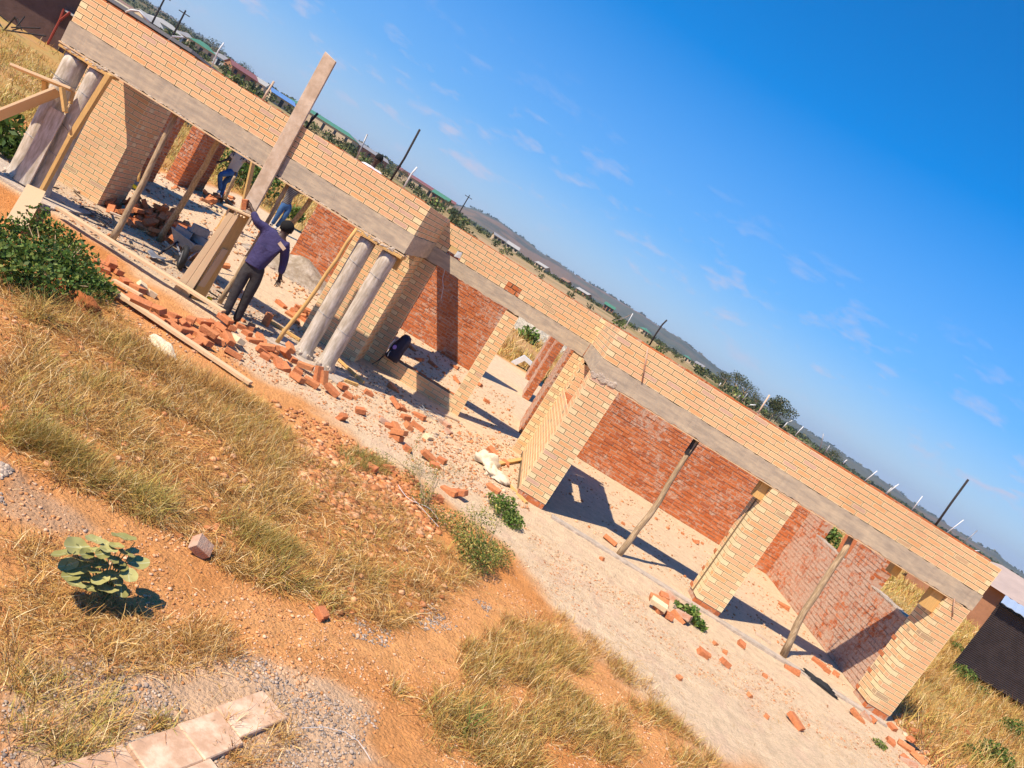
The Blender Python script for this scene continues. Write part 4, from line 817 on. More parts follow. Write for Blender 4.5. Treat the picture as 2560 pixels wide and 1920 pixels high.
a=Vector((-1.50,12.86,2.06)); mb=MB(); mb.tube([a,a+Vector((.05,-.03,-.15)),a+Vector((.14,-.04,-.27)),a+Vector((.2,-.02,-.45))],.005,5); single('wire',mb,M['white'],'loose white cable hanging under the window beam','cable')
mb=MB()
for (x,y,rr) in ((-6.35,11.35,.16),(-6.15,11.3,.15),(-5.2,10.45,.2)):
    for k in range(2): mb.tube([(x+rr*math.cos(t/10*2*math.pi+k),y+rr*math.sin(t/10*2*math.pi+k)*.9,.05+.03*k+.03*math.sin(t+k)) for t in range(11)],.006,5)
single('wire_coil',mb,M['wire'],'coils of black binding wire on the porch floor at left','wire')
mb=MB(); c=Vector(gp(*cpx(640,960,1470,270)))
for k in range(7):
    r_=random.uniform(.06,.16); o_=Vector((random.uniform(-.25,.3),random.uniform(-.1,.1),.02)); mb.tube([c+o_+Vector((r_*math.cos(t*.8),r_*math.sin(t*.8),.03*math.sin(t*1.3+k)+.03)) for t in range(9)],.003,4)
single('wire_tangle',mb,M['metal'],'tangle of thin grey wire below the sill wall','wire')
mb=MB(); c=Vector(gp(1040,1270)); mb.tube([c+Vector((x,-x*.5+.05*math.sin(x*9),.06+.02*math.sin(x*13))) for x in np.linspace(-.3,.3,9)],.003,5); mb.tube([c+Vector((x,-x*.9,.05)) for x in (-.1,.1,.3)],.0025,5); single('cable_piece',mb,M['white'],'pale cable scrap in the green weeds','cable')
mb=MB(); c=Vector(gp(840,1840)); mb.tube([Vector(gp(*cpx(640,1440,*q_)))+Vector((0,0,.03)) for q_ in ((370,1350),(560,1340),(740,1380),(860,1460),(930,1560),(970,1630))],.0015,5); single('cable_piece',mb,M['white'],'thin curved pale cable on the gravel at the bottom edge','cable')
# ================================================================ TOOLS AND SMALL THINGS
wb=thing('wheelbarrow','worn wheelbarrow half hidden behind the box form, loaded with blocks','wheelbarrow',(-4.95,11.7,0))
mb=MB(); c=Vector((-4.82,11.35,.2)); 
def torus(mb,c,R,r,ax,n=20,k=8):
    ax=Vector(ax).normalized(); u=ax.orthogonal().normalized(); w_=ax.cross(u); v=[];f=[]
    for i in range(n):
        a=i/n*2*math.pi; d=u*math.cos(a)+w_*math.sin(a)
        for j in range(k): b=j/k*2*math.pi; v.append(c+d*(R+r*math.cos(b))+ax*r*math.sin(b))
    for i in range(n):
        for j in range(k): f.append((i*k+j,((i+1)%n)*k+j,((i+1)%n)*k+(j+1)%k,i*k+(j+1)%k))
    mb.add(v,f)
torus(mb,c,.15,.045,(.8,.5,.1)); tr_=B(mb,'tyre',M['rubber'],wb,smooth=True)
mb=MB(); ax=Vector((.8,.5,.1)).normalized(); mb.tube([c-ax*.03,c+ax*.03],.11,14); B(mb,'rim',M['metal'],wb)
mb=MB(); t0=Vector((-5.15,12.0,.0)); 
bt=[t0+Vector(q_) for q_ in ((-.14,-.1,.22),(.14,-.16,.22),(.18,.14,.22),(-.1,.19,.22))]; tp=[t0+Vector(q_) for q_ in ((-.24,-.2,.42),(.24,-.27,.39),(.28,.24,.42),(-.18,.3,.44))]
mb.add(bt+tp,[(0,1,2,3),(0,4,5,1),(1,5,6,2),(2,6,7,3),(3,7,4,0)]); ty=B(mb,'tray',M['block'],wb); so_=ty.modifiers.new('s','SOLIDIFY'); so_.thickness=.012
for s_ in (-1,1):
    mb=MB(); mb.tube([c+Vector((s_*.06,.02,0)),t0+Vector((s_*.2,0,.24)),t0+Vector((s_*.26,.9,.42))],.016,8); B(mb,'handle',M['metal'],wb)
    mb=MB(); mb.tube([t0+Vector((s_*.2,.25,.26)),t0+Vector((s_*.22,.35,.0))],.014,6); B(mb,'leg',M['metal'],wb)
BL_=['front left','front right','rear','topmost']
for i,(dx,dy,dz,yw) in enumerate(((-.08,-.1,.42,.3),(.16,.02,.44,-.2),(-.05,.2,.44,1.2),(.1,-.02,.57,.8))):
    bk=thing('hollow_block',BL_[i]+' grey hollow cement block stacked in the wheelbarrow','block',(t0.x+dx,t0.y+dy,dz),'grey hollow blocks in the wheelbarrow'); X=Vector((math.cos(yw),math.sin(yw),0)); Yv=Vector((-X.y,X.x,0)); Zv=Vector((0,0,1))
    mb=MB(); cc=Vector(bk.location)
    for yy in (-.05,.05): mb.obox(cc+Yv*yy,X,Yv,Zv,.26,.018,.13)
    for xx in (-.12,-.04,.04,.12): mb.obox(cc+X*xx,X,Yv,Zv,.018,.082,.13)
    B(mb,'block_body',M['block'],bk)
sh=thing('shovel','steel shovel with dusty blade lying on the porch floor','shovel',(-5.1,11.2,0))
tip=Vector((-5.08,10.85,.04)); hd=Vector((-5.0,12.3,.30)); d=(Vector((-4.72,11.15,.08))-tip); 
u_=Vector(onZ(*cpx(0,480,1490,545)))-Vector(onZ(*cpx(0,480,1310,590))); u_.normalize(); sd_=Vector((-u_.y,u_.x,0)); tip=Vector(onZ(*cpx(0,480,1300,592)))+Vector((0,0,.03))
mb=MB(); prof=[(0,.05),(.04,.10),(.12,.125),(.24,.125),(.28,.10)]; vs=[];f=[]
for i,(t,w_) in enumerate(prof):
    for j,kx in enumerate((-1,-.5,0,.5,1)): vs.append(tip+u_*t+sd_*w_*kx+Vector((0,0,.05-.03*(1-kx*kx)+.02*t)))
for i in range(4):
    for j in range(4): f.append((i*5+j,i*5+j+1,i*5+6+j,i*5+5+j))
mb.add(vs,f); bl=B(mb,'blade',M['metal'],sh,smooth=True); so_=bl.modifiers.new('s','SOLIDIFY'); so_.thickness=.006
mb=MB(); mb.tube([tip+u_*.26+Vector((0,0,.06)),tip+u_*.45+Vector((0,0,.10)),tip+u_*1.25+Vector((0,0,.28))],.018,8); B(mb,'handle',M['dark'],sh,smooth=True)
mb=MB(); p=gp(*cpx(0,480,1790,955)); mb.tube([(p[0],p[1],p[2]+.03),(p[0],p[1],p[2]+.09)],[.045,.035],12); single('cap',mb,M['yellow'],'small bright yellow plastic cup at the foot of the form','cup')
mb=MB(); p=gp(*cpx(320,240,45,805)); mb.box(p[0]-.12,p[0]+.1,p[1]-.05,p[1]+.05,.03,.09); single('bag_scrap',mb,M['yellow'],'crumpled yellow wrapper behind the first prop','wrapper')
# backpack
bp_=thing('backpack','navy backpack with small purple badge hung in the window opening','backpack',(-1.5,12.78,.2))
bm=bmesh.new(); bmesh.ops.create_cube(bm,size=1); bmesh.ops.subdivide_edges(bm,edges=list(bm.edges),cuts=4,use_grid_fill=True)
for v in bm.verts:
    c=v.co; z=c.z+.5; r_=1-.25*max(0,z-.55)/.45; l_=math.sqrt(max(.0001,1-min(1,(2*abs(c.x))**5*.35)-min(1,(2*abs(c.y))**5*.2)))
    v.co=Vector((c.x*.30*r_*l_+.03*math.sin(z*9)*.2,c.y*.2*r_*(1-.3*(2*abs(c.x))**3),(z*.5)*(1-.12*(2*abs(c.x))**3)))
    v.co+=Vector((random.uniform(-.006,.006),)*3)
me=bpy.data.meshes.new('bag'); bm.to_mesh(me); bm.free(); me.materials.append(M['pack']); me.polygons.foreach_set('use_smooth',[True]*len(me.polygons)); o=bpy.data.objects.new('bag',me); COL.objects.link(o); o.parent=bp_; o.location=(0,.0,.07); o.rotation_euler=(0,.12,.1)
mb=MB(); mb.ico((-1.535,12.675,.50),.035,.02,2,(1,.25,1.2)); B(mb,'badge',M['purple'],bp_)
mb=MB(); mb.tube([(-1.6,12.70,.62),(-1.62,12.665,.5),(-1.61,12.68,.34)],.008,5); mb.tube([(-1.56,12.70,.42),(-1.57,12.665,.36),(-1.56,12.68,.30)],.008,5); B(mb,'zip',M['white'],bp_)
mb=MB(); mb.tube([(-1.62,12.85,.30),(-1.68,12.85,.12),(-1.75,12.86,-.02)],.010,5); B(mb,'strap',M['pack'],bp_)
mb=MB(); mb.obox(Vector((-1.44,12.93,2.40)),Vector((1,.3,.2)).normalized(),Vector((-.3,1,0)).normalized(),Vector((0,0,1)),.10,.05,.11); rough(single('blue_scrap',mb,M['white'],'pale blue plastic scrap in the hole above the window','plastic'),.01)
# sacks, cloth, clods
def crumple(name,c,rx,ry,rz,material,label,cat,seed,yaw=0,amp=.35):
    bm=bmesh.new(); bmesh.ops.create_icosphere(bm,subdivisions=4,radius=1)
    for v in bm.verts:
        x,y,z=v.co; n=fbm(np.array([x*2+seed]),np.array([y*2+z*2]),seed,4)[0]-.47; k=1+amp*n*2; z2=max(z,-.25)
        X=x*rx*k; Y=y*ry*k; v.co=Vector((X*math.cos(yaw)-Y*math.sin(yaw),X*math.sin(yaw)+Y*math.cos(yaw),z2*rz*(k+amp*n*1.5)))+Vector(c)
    me=bpy.data.meshes.new(name); bm.to_mesh(me); bm.free(); me.materials.append(material); me.polygons.foreach_set('use_smooth',[True]*len(me.polygons)); o=bpy.data.objects.new(name,me); COL.objects.link(o); return tag(o,label,cat)
crumple('sack',(*gp(*cpx(0,480,1400,1365))[:2],gp(*cpx(0,480,1400,1365))[2]+.03),.27,.09,.07,M['sack'],'dirty white plastic sack half buried beside the lower plank','sack',3,-.62)
p=gp(*cpx(640,960,1960,690)); crumple('sack',(p[0],p[1],.05),.22,.17,.15,M['sack'],'crumpled cream woven sack between bricks and the left garage pillar','sack',5,-.2,.55)
p=gp(*cpx(640,960,2060,800)); crumple('sack',(p[0],p[1],.03),.22,.19,.07,M['sack'],'flat cream sheet spread in front of the left garage pillar','sheet',9,-.75,.6)
earth=mat('red_clod',(.36,.115,.035),noise=.35,scale=14,bump=(16,1,.04))
p=gp(*cpx(0,480,590,950)); crumple('earth_clod',(p[0],p[1],p[2]+.03),.34,.10,.11,earth,'dark red clod of dug earth below the green shrub','clod',12,-.15,.8)
p=gp(*cpx(0,480,760,1045)); crumple('stone',(p[0],p[1],p[2]+.03),.11,.08,.07,M['conc2'],'grey-brown stone just below the dug red clod','stone',14,.2,.4)
p=gp(*cpx(1920,1440,430,930)); crumple('plastic_sheet',(p[0],p[1],.02),.30,.08,.05,M['rubber'],'torn black plastic strip in front of the right garage opening','plastic',17,-.5,.8)
p=gp(*cpx(1920,1440,1230,1480)); crumple('plastic_scrap',(p[0],p[1],.02),.10,.05,.03,M['rubber'],'small dark plastic scrap in the brick trail at the corner','plastic',18,-.5,.8)
# cement/sand heaps inside the porch
def heap(name,cx,cy,r,h,material,label,seed):
    n=40; v=[];f=[]
    for i in range(n):
        for j in range(n):
            x=(i/(n-1)*2-1)*1.25; y=(j/(n-1)*2-1)*1.25; d=math.hypot(x,y); z=h*math.exp(-d*d*2.6)+ (.25*h*(fbm(np.array([x*3+seed]),np.array([y*3]),seed,4)[0]-.47)*2)*math.exp(-d*d*2)-.012-.03*max(0,d-1)
            v.append((cx+x*r,cy+y*r*.8,z))
    for i in range(n-1):
        for j in range(n-1): f.append((i*n+j,(i+1)*n+j,(i+1)*n+j+1,i*n+j+1))
    o=mk(name,v,f,material,smooth=True); return tag(o,label,name.replace('_',' '))
heap('mortar_heap',-4.75,16.7,1.15,.42,mat('wet_mortar',(.33,.25,.17),noise=.3,scale=4,col2=(.44,.36,.28),bump=(9,1,.05)),'spread heap of grey mortar before the rear red wall','heap' and 3)
heap('rubble_heap',.9,43,4.5,1.2,mat('pale_rubble',(.62,.52,.38),noise=.4,scale=2.5,bump=(3,1,.3)),'pale rubble heap in the field seen through the doorway',8)
# stove-like white bracket seen through doorway
mb=MB(); p=Z3(*cpx(960,480,1165,1510)); mb.add([(p.x-.3,24.5,0),(p.x-.12,24.5,0),(p.x+.05,24.5,.28),(p.x+.3,24.5,.24),(p.x+.3,24.5,.36),(p.x-.05,24.5,.42),(p.x-.3,24.8,0),(p.x-.12,24.8,0),(p.x+.05,24.8,.28),(p.x+.3,24.8,.24),(p.x+.3,24.8,.36),(p.x-.05,24.8,.42)],[(0,1,2,5),(5,2,3,4),(6,11,8,7),(11,10,9,8),(0,5,11,6),(5,4,10,11),(4,3,9,10)]); single('block_scrap',mb,M['white'],'pale angled block on the ground seen through the doorway','block')
# leaning board and lump in the garage side gap
mb=MB(); mb.obox(Vector((7.62,13.95,1.70)),Vector((0,1,0)),Vector((1,0,.2)).normalized(),Vector((0,.2,1)).normalized(),.55,.04,.60); single('leaning_slab',mb,M['loose'],'red clay slab propped in the gap of the right garage wall','slab')
p_=(7.6,13.05,1.0)
# ================================================================ PEOPLE
def skin(name,J,E,material,par,sub=2,root=0):
    me=bpy.data.meshes.new(name); names=list(J); me.from_pydata([J[n][0] for n in names],[(names.index(a),names.index(b)) for a,b in E],[]); me.materials.append(material)
    o=bpy.data.objects.new(name,me); COL.objects.link(o); keep(o,par)
    o.modifiers.new('skin','SKIN'); sv=me.skin_vertices[0].data
    for i,n in enumerate(names):
        r=J[n][1]; sv[i].radius=(r,r) if not isinstance(r,tuple) else r; sv[i].use_root=(i==root)
    o.modifiers['skin'].use_smooth_shade=True
    s=o.modifiers.new('sub','SUBSURF'); s.levels=sub; s.render_levels=sub; return o
def person(label,J,top,legs,shoe='rubber',sleeve=1.0,loc=None,hem=.06,face_dir=(0,1,0),grip=None,bulk=1.):
    """J: joints as world points"""
    J={k:Vector(v) for k,v in J.items()}; root=thing('person',label,'person',(J['pelvis'].x,J['pelvis'].y,0))
    bj={}; be=[]
    def a(n,p,r,con=None): bj[n]=(Vector(p),r); (be.append((con,n)) if con else None)
    a('pelvis',J['pelvis'],.105); a('waist',J['waist'],.095,'pelvis'); a('chest',J['chest'],.12,'waist'); a('neck',J['neck'],.052,'chest'); 
    hd=J['head']; nk=J['neck']; up=(hd-nk).normalized(); a('jaw',nk.lerp(hd,.55),.060,'neck'); a('skull',hd,.094,'jaw'); a('crown',hd+up*.07,.070,'skull')
    for s in 'LR':
        a('sh'+s,J['sh'+s],.052,'chest'); a('el'+s,J['el'+s],.038,'sh'+s); a('wr'+s,J['wr'+s],.026,'el'+s)
        d=(J['ha'+s]-J['wr'+s]).normalized(); sd=d.cross(Vector((0,1,0)) if abs(d.y)<.8 else Vector((1,0,0))).normalized(); nn=d.cross(sd)
        pl=J['wr'+s]+d*.055; a('pm'+s,pl,.024,'wr'+s)
        for k,(off,ln) in enumerate(((-.03,.075),(-.010,.09),(.010,.085),(.03,.065))):
            q=pl+d*.035+sd*off; c=.35; a(f'f{s}{k}a',q,.0095,'pm'+s); a(f'f{s}{k}b',q+d*ln*.5+nn*.01,.0085,f'f{s}{k}a'); a(f'f{s}{k}c',q+d*ln*.85+nn*.035+sd*off*.3,.007,f'f{s}{k}b')
        t=J['wr'+s]+d*.03; a('t'+s+'a',t+sd*.04+d*.02,.010,'wr'+s); a('t'+s+'b',t+sd*.055+d*.055+nn*.01,.008,'t'+s+'a')
        a('hp'+s,J['hp'+s],.085,'pelvis'); a('kn'+s,J['kn'+s],.055,'hp'+s); a('an'+s,J['an'+s],.036,'kn'+s); a('to'+s,J['to'+s],.03,'an'+s)
    skin('body',bj,be,M['skin'],root)
    F=Vector(face_dir).normalized(); sdv=up.cross(F).normalized()
    mb=MB()
    for s in (-1,1): mb.ico(hd+sdv*.088*s-up*.01,.022,.05,2,(.6,1,1.2))
    B(mb,'ears',M['skin'],root,smooth=True)
    mb=MB(); mb.ico(hd+F*.094-up*.015,.018,.05,2,(.8,1.1,1.4)); B(mb,'nose',M['skin'],root,smooth=True)
    mb=MB(); mb.ico(hd+up*.035-F*.012,.104,.01,3,(.93,1,.92)); B(mb,'hair',M['hair'],root,smooth=True)
    # trousers
    tj={'p':(J['pelvis'],.125*bulk),'w':(J['pelvis'].lerp(J['waist'],.7),.12)}; te=[('p','w')]
    for s in 'LR':
        tj['h'+s]=(J['hp'+s],.10); tj['m'+s]=(J['hp'+s].lerp(J['kn'+s],.5),.088); tj['k'+s]=(J['kn'+s],.07); tj['c'+s]=(J['kn'+s].lerp(J['an'+s],.5),.066); tj['a'+s]=(J['an'+s]+Vector((0,0,.0)),.058)
        te+=[('p','h'+s),('h'+s,'m'+s),('m'+s,'k'+s),('k'+s,'c'+s),('c'+s,'a'+s)]
    skin('trousers',tj,te,M[legs],root)
    cj={'hem':(J['pelvis'].lerp(J['waist'],-.05)+Vector((0,0,hem-.06)),.135),'w':(J['waist'],.128),'c':(J['chest'],.152),'n':(J['neck']-up*.03,.07)}; ce=[('hem','w'),('w','c'),('c','n')]
    for s in 'LR':
        cj['s'+s]=(J['sh'+s],.075); ce.append(('c','s'+s))
        if sleeve>.3: cj['e'+s]=(J['el'+s],.056); ce.append(('s'+s,'e'+s))
        if sleeve>.8: cj['r'+s]=(J['wr'+s].lerp(J['el'+s],.08),.043); ce.append(('e'+s,'r'+s))
        if sleeve<=.3: cj['e'+s]=(J['sh'+s].lerp(J['el'+s],.6),.062); ce.append(('s'+s,'e'+s))
    cj={k_:(p_,r_*bulk) for k_,(p_,r_) in cj.items()}
    skin('jacket' if sleeve>.8 else 'shirt',cj,ce,M[top],root,root=1)
    for s in 'LR': skin('shoe',{'a':(J['an'+s]-Vector((0,0,.035)),.045),'b':(J['an'+s].lerp(J['to'+s],.6)-Vector((0,0,.01)),.045),'c':(J['to'+s],.036)},[('a','b'),('b','c')],M[shoe],root)
    return root
def y(px,Y): return Y3(px[0],px[1],Y)
mm=lambda x_,y_: cpx(540,480,x_,y_,4.609)
m1={'head':y(mm(812,430),10.47),'neck':y(mm(765,505),10.44),'chest':y(mm(660,570),10.42),'waist':y(mm(505,740),10.38),'pelvis':y(mm(430,860),10.36),
 'shL':y(mm(590,435),10.40),'elL':y(mm(470,345),10.30),'wrL':y(mm(425,215),10.32),'haL':y(mm(375,140),10.36),
 'shR':y(mm(800,610),10.44),'elR':y(mm(785,800),10.50),'wrR':y(mm(738,965),10.52),'haR':y(mm(710,1085),10.50),
 'hpL':y(mm(355,900),10.34),'knL':y(mm(215,1165),10.27),'anL':y(mm(95,1425),10.22),'toL':y(mm(70,1450),10.30),
 'hpR':y(mm(480,960),10.38),'knR':y(mm(350,1230),10.36),'anR':y(mm(225,1490),10.36),'toR':y(mm(205,1530),10.46)}
pr=person('man in navy jacket and dark trousers seen from behind, reaching to the box form',m1,'jacket','trous',face_dir=(.2,1,0),bulk=1.13)
A_=y(mm(727,582),10.27); B_=y(mm(790,665),10.27); mb=MB(); d_=(B_-A_); mb.obox((A_+B_)/2,d_.normalized(),Vector((0,1,0)),d_.normalized().cross(Vector((0,1,0))),d_.length,.012,.05); B(mb,'back_patch',M['woodg'],pr)
ww=lambda x_,y_: cpx(500,340,x_,y_,6.913)
m3={'head':Vector((-8.60,19.75,1.72)),'neck':y(ww(620,262),19.95),'chest':y(ww(650,370),20),'waist':y(ww(575,520),20),'pelvis':y(ww(575,620),20),
 'shL':y(ww(585,315),19.9),'elL':y(ww(470,410),19.8),'wrL':y(ww(375,435),19.7),'haL':y(ww(325,450),19.65),
 'shR':y(ww(770,400),20.1),'elR':y(ww(850,470),20),'wrR':y(ww(960,475),19.9),'haR':y(ww(1010,440),19.9),
 'hpL':y(ww(540,620),19.95),'knL':y(ww(345,670),19.6),'anL':y(ww(345,930),19.75),'toL':y(ww(310,975),19.5),
 'hpR':y(ww(600,670),20.05),'knR':y(ww(430,790),20.1),'anR':y(ww(365,1020),20.15),'toR':y(ww(345,1035),19.95)}
person('man in tan shirt and torn blue jeans stepping on bricks at the porch rear',m3,'tan','jeans','white',sleeve=.2,face_dir=(-.7,-.5,0))
m2={'head':Vector((-7.35,21.2,1.75)),'neck':y(ww(1640,800),21.4),'chest':y(ww(1610,920),21.4),'waist':y(ww(1520,1090),21.5),'pelvis':y(ww(1480,1200),21.5),
 'shL':y(ww(1530,850),21.3),'elL':y(ww(1560,760),21.1),'wrL':y(ww(1640,720),21),'haL':y(ww(1690,700),21),
 'shR':y(ww(1720,950),21.5),'elR':y(ww(1800,990),21.3),'wrR':y(ww(1830,920),21.2),'haR':y(ww(1860,890),21.2),
 'hpL':y(ww(1430,1220),21.45),'knL':y(ww(1345,1370),21.4),'anL':y(ww(1250,1520),21.5),'toL':y(ww(1215,1530),21.3),
 'hpR':y(ww(1540,1250),21.55),'knR':y(ww(1460,1400),21.5),'anR':y(ww(1320,1570),21.6),'toR':y(ww(1300,1585),21.4)}
person('man in dark striped sweater and faded jeans walking behind the porch',m2,'stripe','jeans','white',sleeve=.9,face_dir=(-.6,-.6,0))
h4=Y3(*cpx(640,160,1057,822),18.15)
b4={'head':h4,'neck':h4+Vector((-.03,.02,-.19)),'chest':h4+Vector((-.05,.03,-.38)),'waist':h4+Vector((-.06,.03,-.62)),'pelvis':h4+Vector((-.06,.06,-.80)),
 'shL':h4+Vector((-.26,.03,-.28)),'elL':h4+Vector((-.40,-.04,-.50)),'wrL':h4+Vector((-.30,-.16,-.66)),'haL':h4+Vector((-.24,-.2,-.74)),
 'shR':h4+Vector((.19,.03,-.28)),'elR':h4+Vector((.32,-.06,-.48)),'wrR':h4+Vector((.26,-.16,-.66)),'haR':h4+Vector((.2,-.2,-.74)),
 'hpL':h4+Vector((-.16,.12,-.82)),'knL':h4+Vector((-.18,.46,-.80)),'anL':h4+Vector((-.18,.50,-1.22)),'toL':h4+Vector((-.18,.62,-1.28)),
 'hpR':h4+Vector((.04,.12,-.82)),'knR':h4+Vector((.06,.46,-.80)),'anR':h4+Vector((.06,.50,-1.22)),'toR':h4+Vector((.06,.62,-1.28))}
person('man in white shirt sitting high, head and shoulders showing above the parapet',b4,'wht','trous',sleeve=.2,face_dir=(.1,-1,-.3))

HAZE=.00015
# ================================================================ GRASS AND PLANTS
def fastmesh(name,V,tri,cols,material,kind=None,parent=None):
    me=bpy.data.meshes.new(name); V=np.asarray(V,np.float32); T=np.asarray(tri,np.int32)
    me.vertices.add(len(V)); me.vertices.foreach_set('co',V.ravel()); me.loops.add(T.size); me.loops.foreach_set('vertex_index',T.ravel()); me.polygons.add(len(T))
    me.polygons.foreach_set('loop_start',np.arange(0,T.size,T.shape[1],dtype=np.int32)); me.polygons.foreach_set('loop_total',np.full(len(T),T.shape[1],np.int32)); me.update(calc_edges=True)
    a=me.color_attributes.new('col','FLOAT_COLOR','POINT'); a.data.foreach_set('color',np.concatenate([cols,np.ones((len(V),1))],1).astype(np.float32).ravel())
    me.materials.append(material); o=bpy.data.objects.new(name,me); COL.objects.link(o)
    if parent is not None: keep(o,parent)
    if kind: o['kind']=kind
    return o
STRAW=np.array([(.62,.35,.10),(.70,.43,.14),(.52,.27,.07),(.86,.64,.33),(.24,.11,.035),(.60,.36,.10),(.46,.19,.06)])
OLIVE=np.array([(.54,.37,.09),(.44,.36,.08),(.56,.43,.12),(.60,.47,.17),(.32,.29,.07)])
GREEN=np.array([(.10,.20,.03),(.16,.26,.05),(.22,.28,.06),(.07,.13,.03)])
def blades(P,Hh,ln,wd,tilt,pal,lean=None,leanw=0,curl=.35,r=None):
    """P (n,2) roots; returns verts, tris, cols. tilt 0 = upright, 1 = lying flat"""
    r=r or RS; n=len(P); z=H(P[:,0],P[:,1]) if Hh is None else Hh
    l=r.uniform(ln[0],ln[1],n); a=r.uniform(0,2*np.pi,n)
    if lean is not None: a=np.where(r.rand(n)<leanw,lean+r.normal(0,.5,n),a)
    th=np.clip(r.uniform(tilt[0],tilt[1],n),0,1.0)*np.pi/2
    dx,dy=np.cos(a),np.sin(a); up=np.cos(th); ho=np.sin(th)
    th2=np.clip(th+curl*r.uniform(.3,1.5,n),0,np.pi*.56); up2=np.cos(th2); ho2=np.sin(th2)
    w=r.uniform(wd[0],wd[1],n)/2; b=a+np.pi/2+r.normal(0,.5,n); wx,wy=np.cos(b)*w,np.sin(b)*w
    p0=np.stack([P[:,0],P[:,1],z-.01],1); p1=p0+np.stack([dx*ho*l*.5,dy*ho*l*.5,up*l*.5+.012],1); p2=p1+np.stack([dx*ho2*l*.5,dy*ho2*l*.5,up2*l*.5],1)
    p1[:,2]=np.maximum(p1[:,2],z+.006); p2[:,2]=np.maximum(p2[:,2],z+.004)
    W=np.stack([wx,wy,r.normal(0,.3,n)*w],1)
    V=np.stack([p0-W,p0+W,p1+W*.8,p1-W*.8,p2],1).reshape(-1,3); i=np.arange(n)[:,None]*5
    T=np.concatenate([i+np.array([[0,1,2]]),i+np.array([[0,2,3]]),i+np.array([[3,2,4]])],0)
    c=pal[r.randint(0,len(pal),n)]*r.uniform(.7,1.2,(n,1)); C=np.repeat(c,5,0)
    return V,T,C
def join(parts):
    V=[];T=[];C=[];b=0
    for v,t,c in parts: V.append(v);T.append(t+b);C.append(c);b+=len(v)
    return np.concatenate(V),np.concatenate(T),np.concatenate(C)
def inpoly(poly,n,dens=None,r=None):
    r=r or RS; P=np.array(poly); lo,hi=P.min(0),P.max(0); out=[]
    tot=0
    while tot<n:
        q=r.uniform(lo,hi,(n*2,2)); k=polyd(q[:,0],q[:,1],poly)>0
        if dens is not None: k&=r.rand(len(q))<dens(q[:,0],q[:,1])
        q=q[k]; out.append(q); tot+=len(q)
        if tot==0: break
    return np.concatenate(out)[:n]
def tufts(poly,nt,nb,spread,**k):
    c=inpoly(poly,nt,k.pop('dens',None)); m_=np.repeat(c,nb,0)+RS.normal(0,spread,(nt*nb,2)); return blades(m_,None,**k)
n_b=lambda x,y:np.clip((fbm(x*1.9,y*1.9,201,4)-.37)*5,0.05,1)
parts=[]
bankp=BANK
PIL=PP((740,1080),(900,1130),(1030,1220),(1090,1330),(1000,1320),(860,1270),(750,1200))
n_b0=n_b
n_b=lambda x,y:n_b0(x,y)*(1-.8*sm(-.15,.1,polyd(x,y,PIL)))*(1-.65*sm(.55,.62,fbm(x*.8,y*.8,281,3)))
parts.append(blades(inpoly(bankp,76000,lambda x,y:np.maximum(n_b(x,y),.12)),None,(.08,.24),(.003,.0065),(.72,1.0),STRAW,lean=-.4,leanw=.15))
parts.append(tufts(bankp,900,24,.05,ln=(.09,.24),wd=(.003,.006),tilt=(.25,.9),pal=STRAW,dens=n_b))
parts.append(tufts(bankp,150,26,.05,ln=(.10,.24),wd=(.0025,.005),tilt=(.1,.75),pal=OLIVE,dens=n_b))
fr=PP((0,930),(120,960),(260,1120),(480,1240),(620,1320),(740,1380),(760,1470),(700,1480),(560,1400),(400,1320),(240,1230),(0,1110))
parts.append(tufts(fr,210,44,.045,ln=(.10,.22),wd=(.0025,.0045),tilt=(.1,.75),pal=np.concatenate([OLIVE,OLIVE,STRAW]),lean=-.5,leanw=.5,dens=lambda x,y:np.clip((fbm(x*1.5,y*1.5,251,3)-.42)*8,0,1)))
g2=PP((0,1330),(130,1360),(260,1500),(430,1560),(600,1640),(560,1680),(330,1680),(200,1720),(0,1640)); dj2=lambda x,y:np.clip((fbm(x*3,y*3,261,3)-.4)*7,.05,1)
parts.append(tufts(g2,80,22,.05,ln=(.06,.2),wd=(.0025,.005),tilt=(.4,1),pal=STRAW))
parts.append(blades(inpoly(g2,3600,dj2),None,(.06,.22),(.002,.0045),(.8,1),STRAW))
g3=PP((0,1640),(150,1700),(330,1760),(260,1900),(0,1900)); parts.append(tufts(g3,46,26,.035,ln=(.06,.2),wd=(.0025,.005),tilt=(.2,.9),pal=np.concatenate([OLIVE,STRAW])))
g4=PP((980,1720),(1130,1640),(1260,1560),(1420,1600),(1560,1680),(1680,1800),(1800,1920),(1000,1930)); d4=lambda x,y:np.clip((fbm(x*2.6,y*2.6,231,4)-.36)*6,0,1)
parts.append(tufts(g4,560,34,.04,ln=(.07,.2),wd=(.0025,.005),tilt=(.15,.85),pal=np.concatenate([STRAW,STRAW,OLIVE]),dens=d4)); parts.append(blades(inpoly(g4,9000,d4),None,(.06,.18),(.002,.0045),(.8,1),STRAW))
g5=PP((1250,1540),(1400,1530),(1520,1620),(1660,1740),(1640,1760),(1480,1660),(1300,1590)); parts.append(tufts(g5,110,26,.04,ln=(.06,.15),wd=(.0025,.005),tilt=(.2,.9),pal=STRAW))
g6=PP((840,1120),(960,1150),(980,1190),(860,1170)); parts.append(tufts(g6,40,40,.04,ln=(.08,.18),wd=(.003,.005),tilt=(.2,.8),pal=np.concatenate([STRAW,OLIVE,GREEN])))
g7=PP((560,1820),(700,1760),(760,1900),(560,1930)); parts.append(tufts(g7,26,24,.03,ln=(.05,.15),wd=(.002,.004),tilt=(.3,.9),pal=STRAW))
g8=PP((430,1540),(560,1560),(600,1640),(470,1640)); parts.append(tufts(g8,26,40,.03,ln=(.05,.13),wd=(.002,.004),tilt=(.2,.9),pal=STRAW))
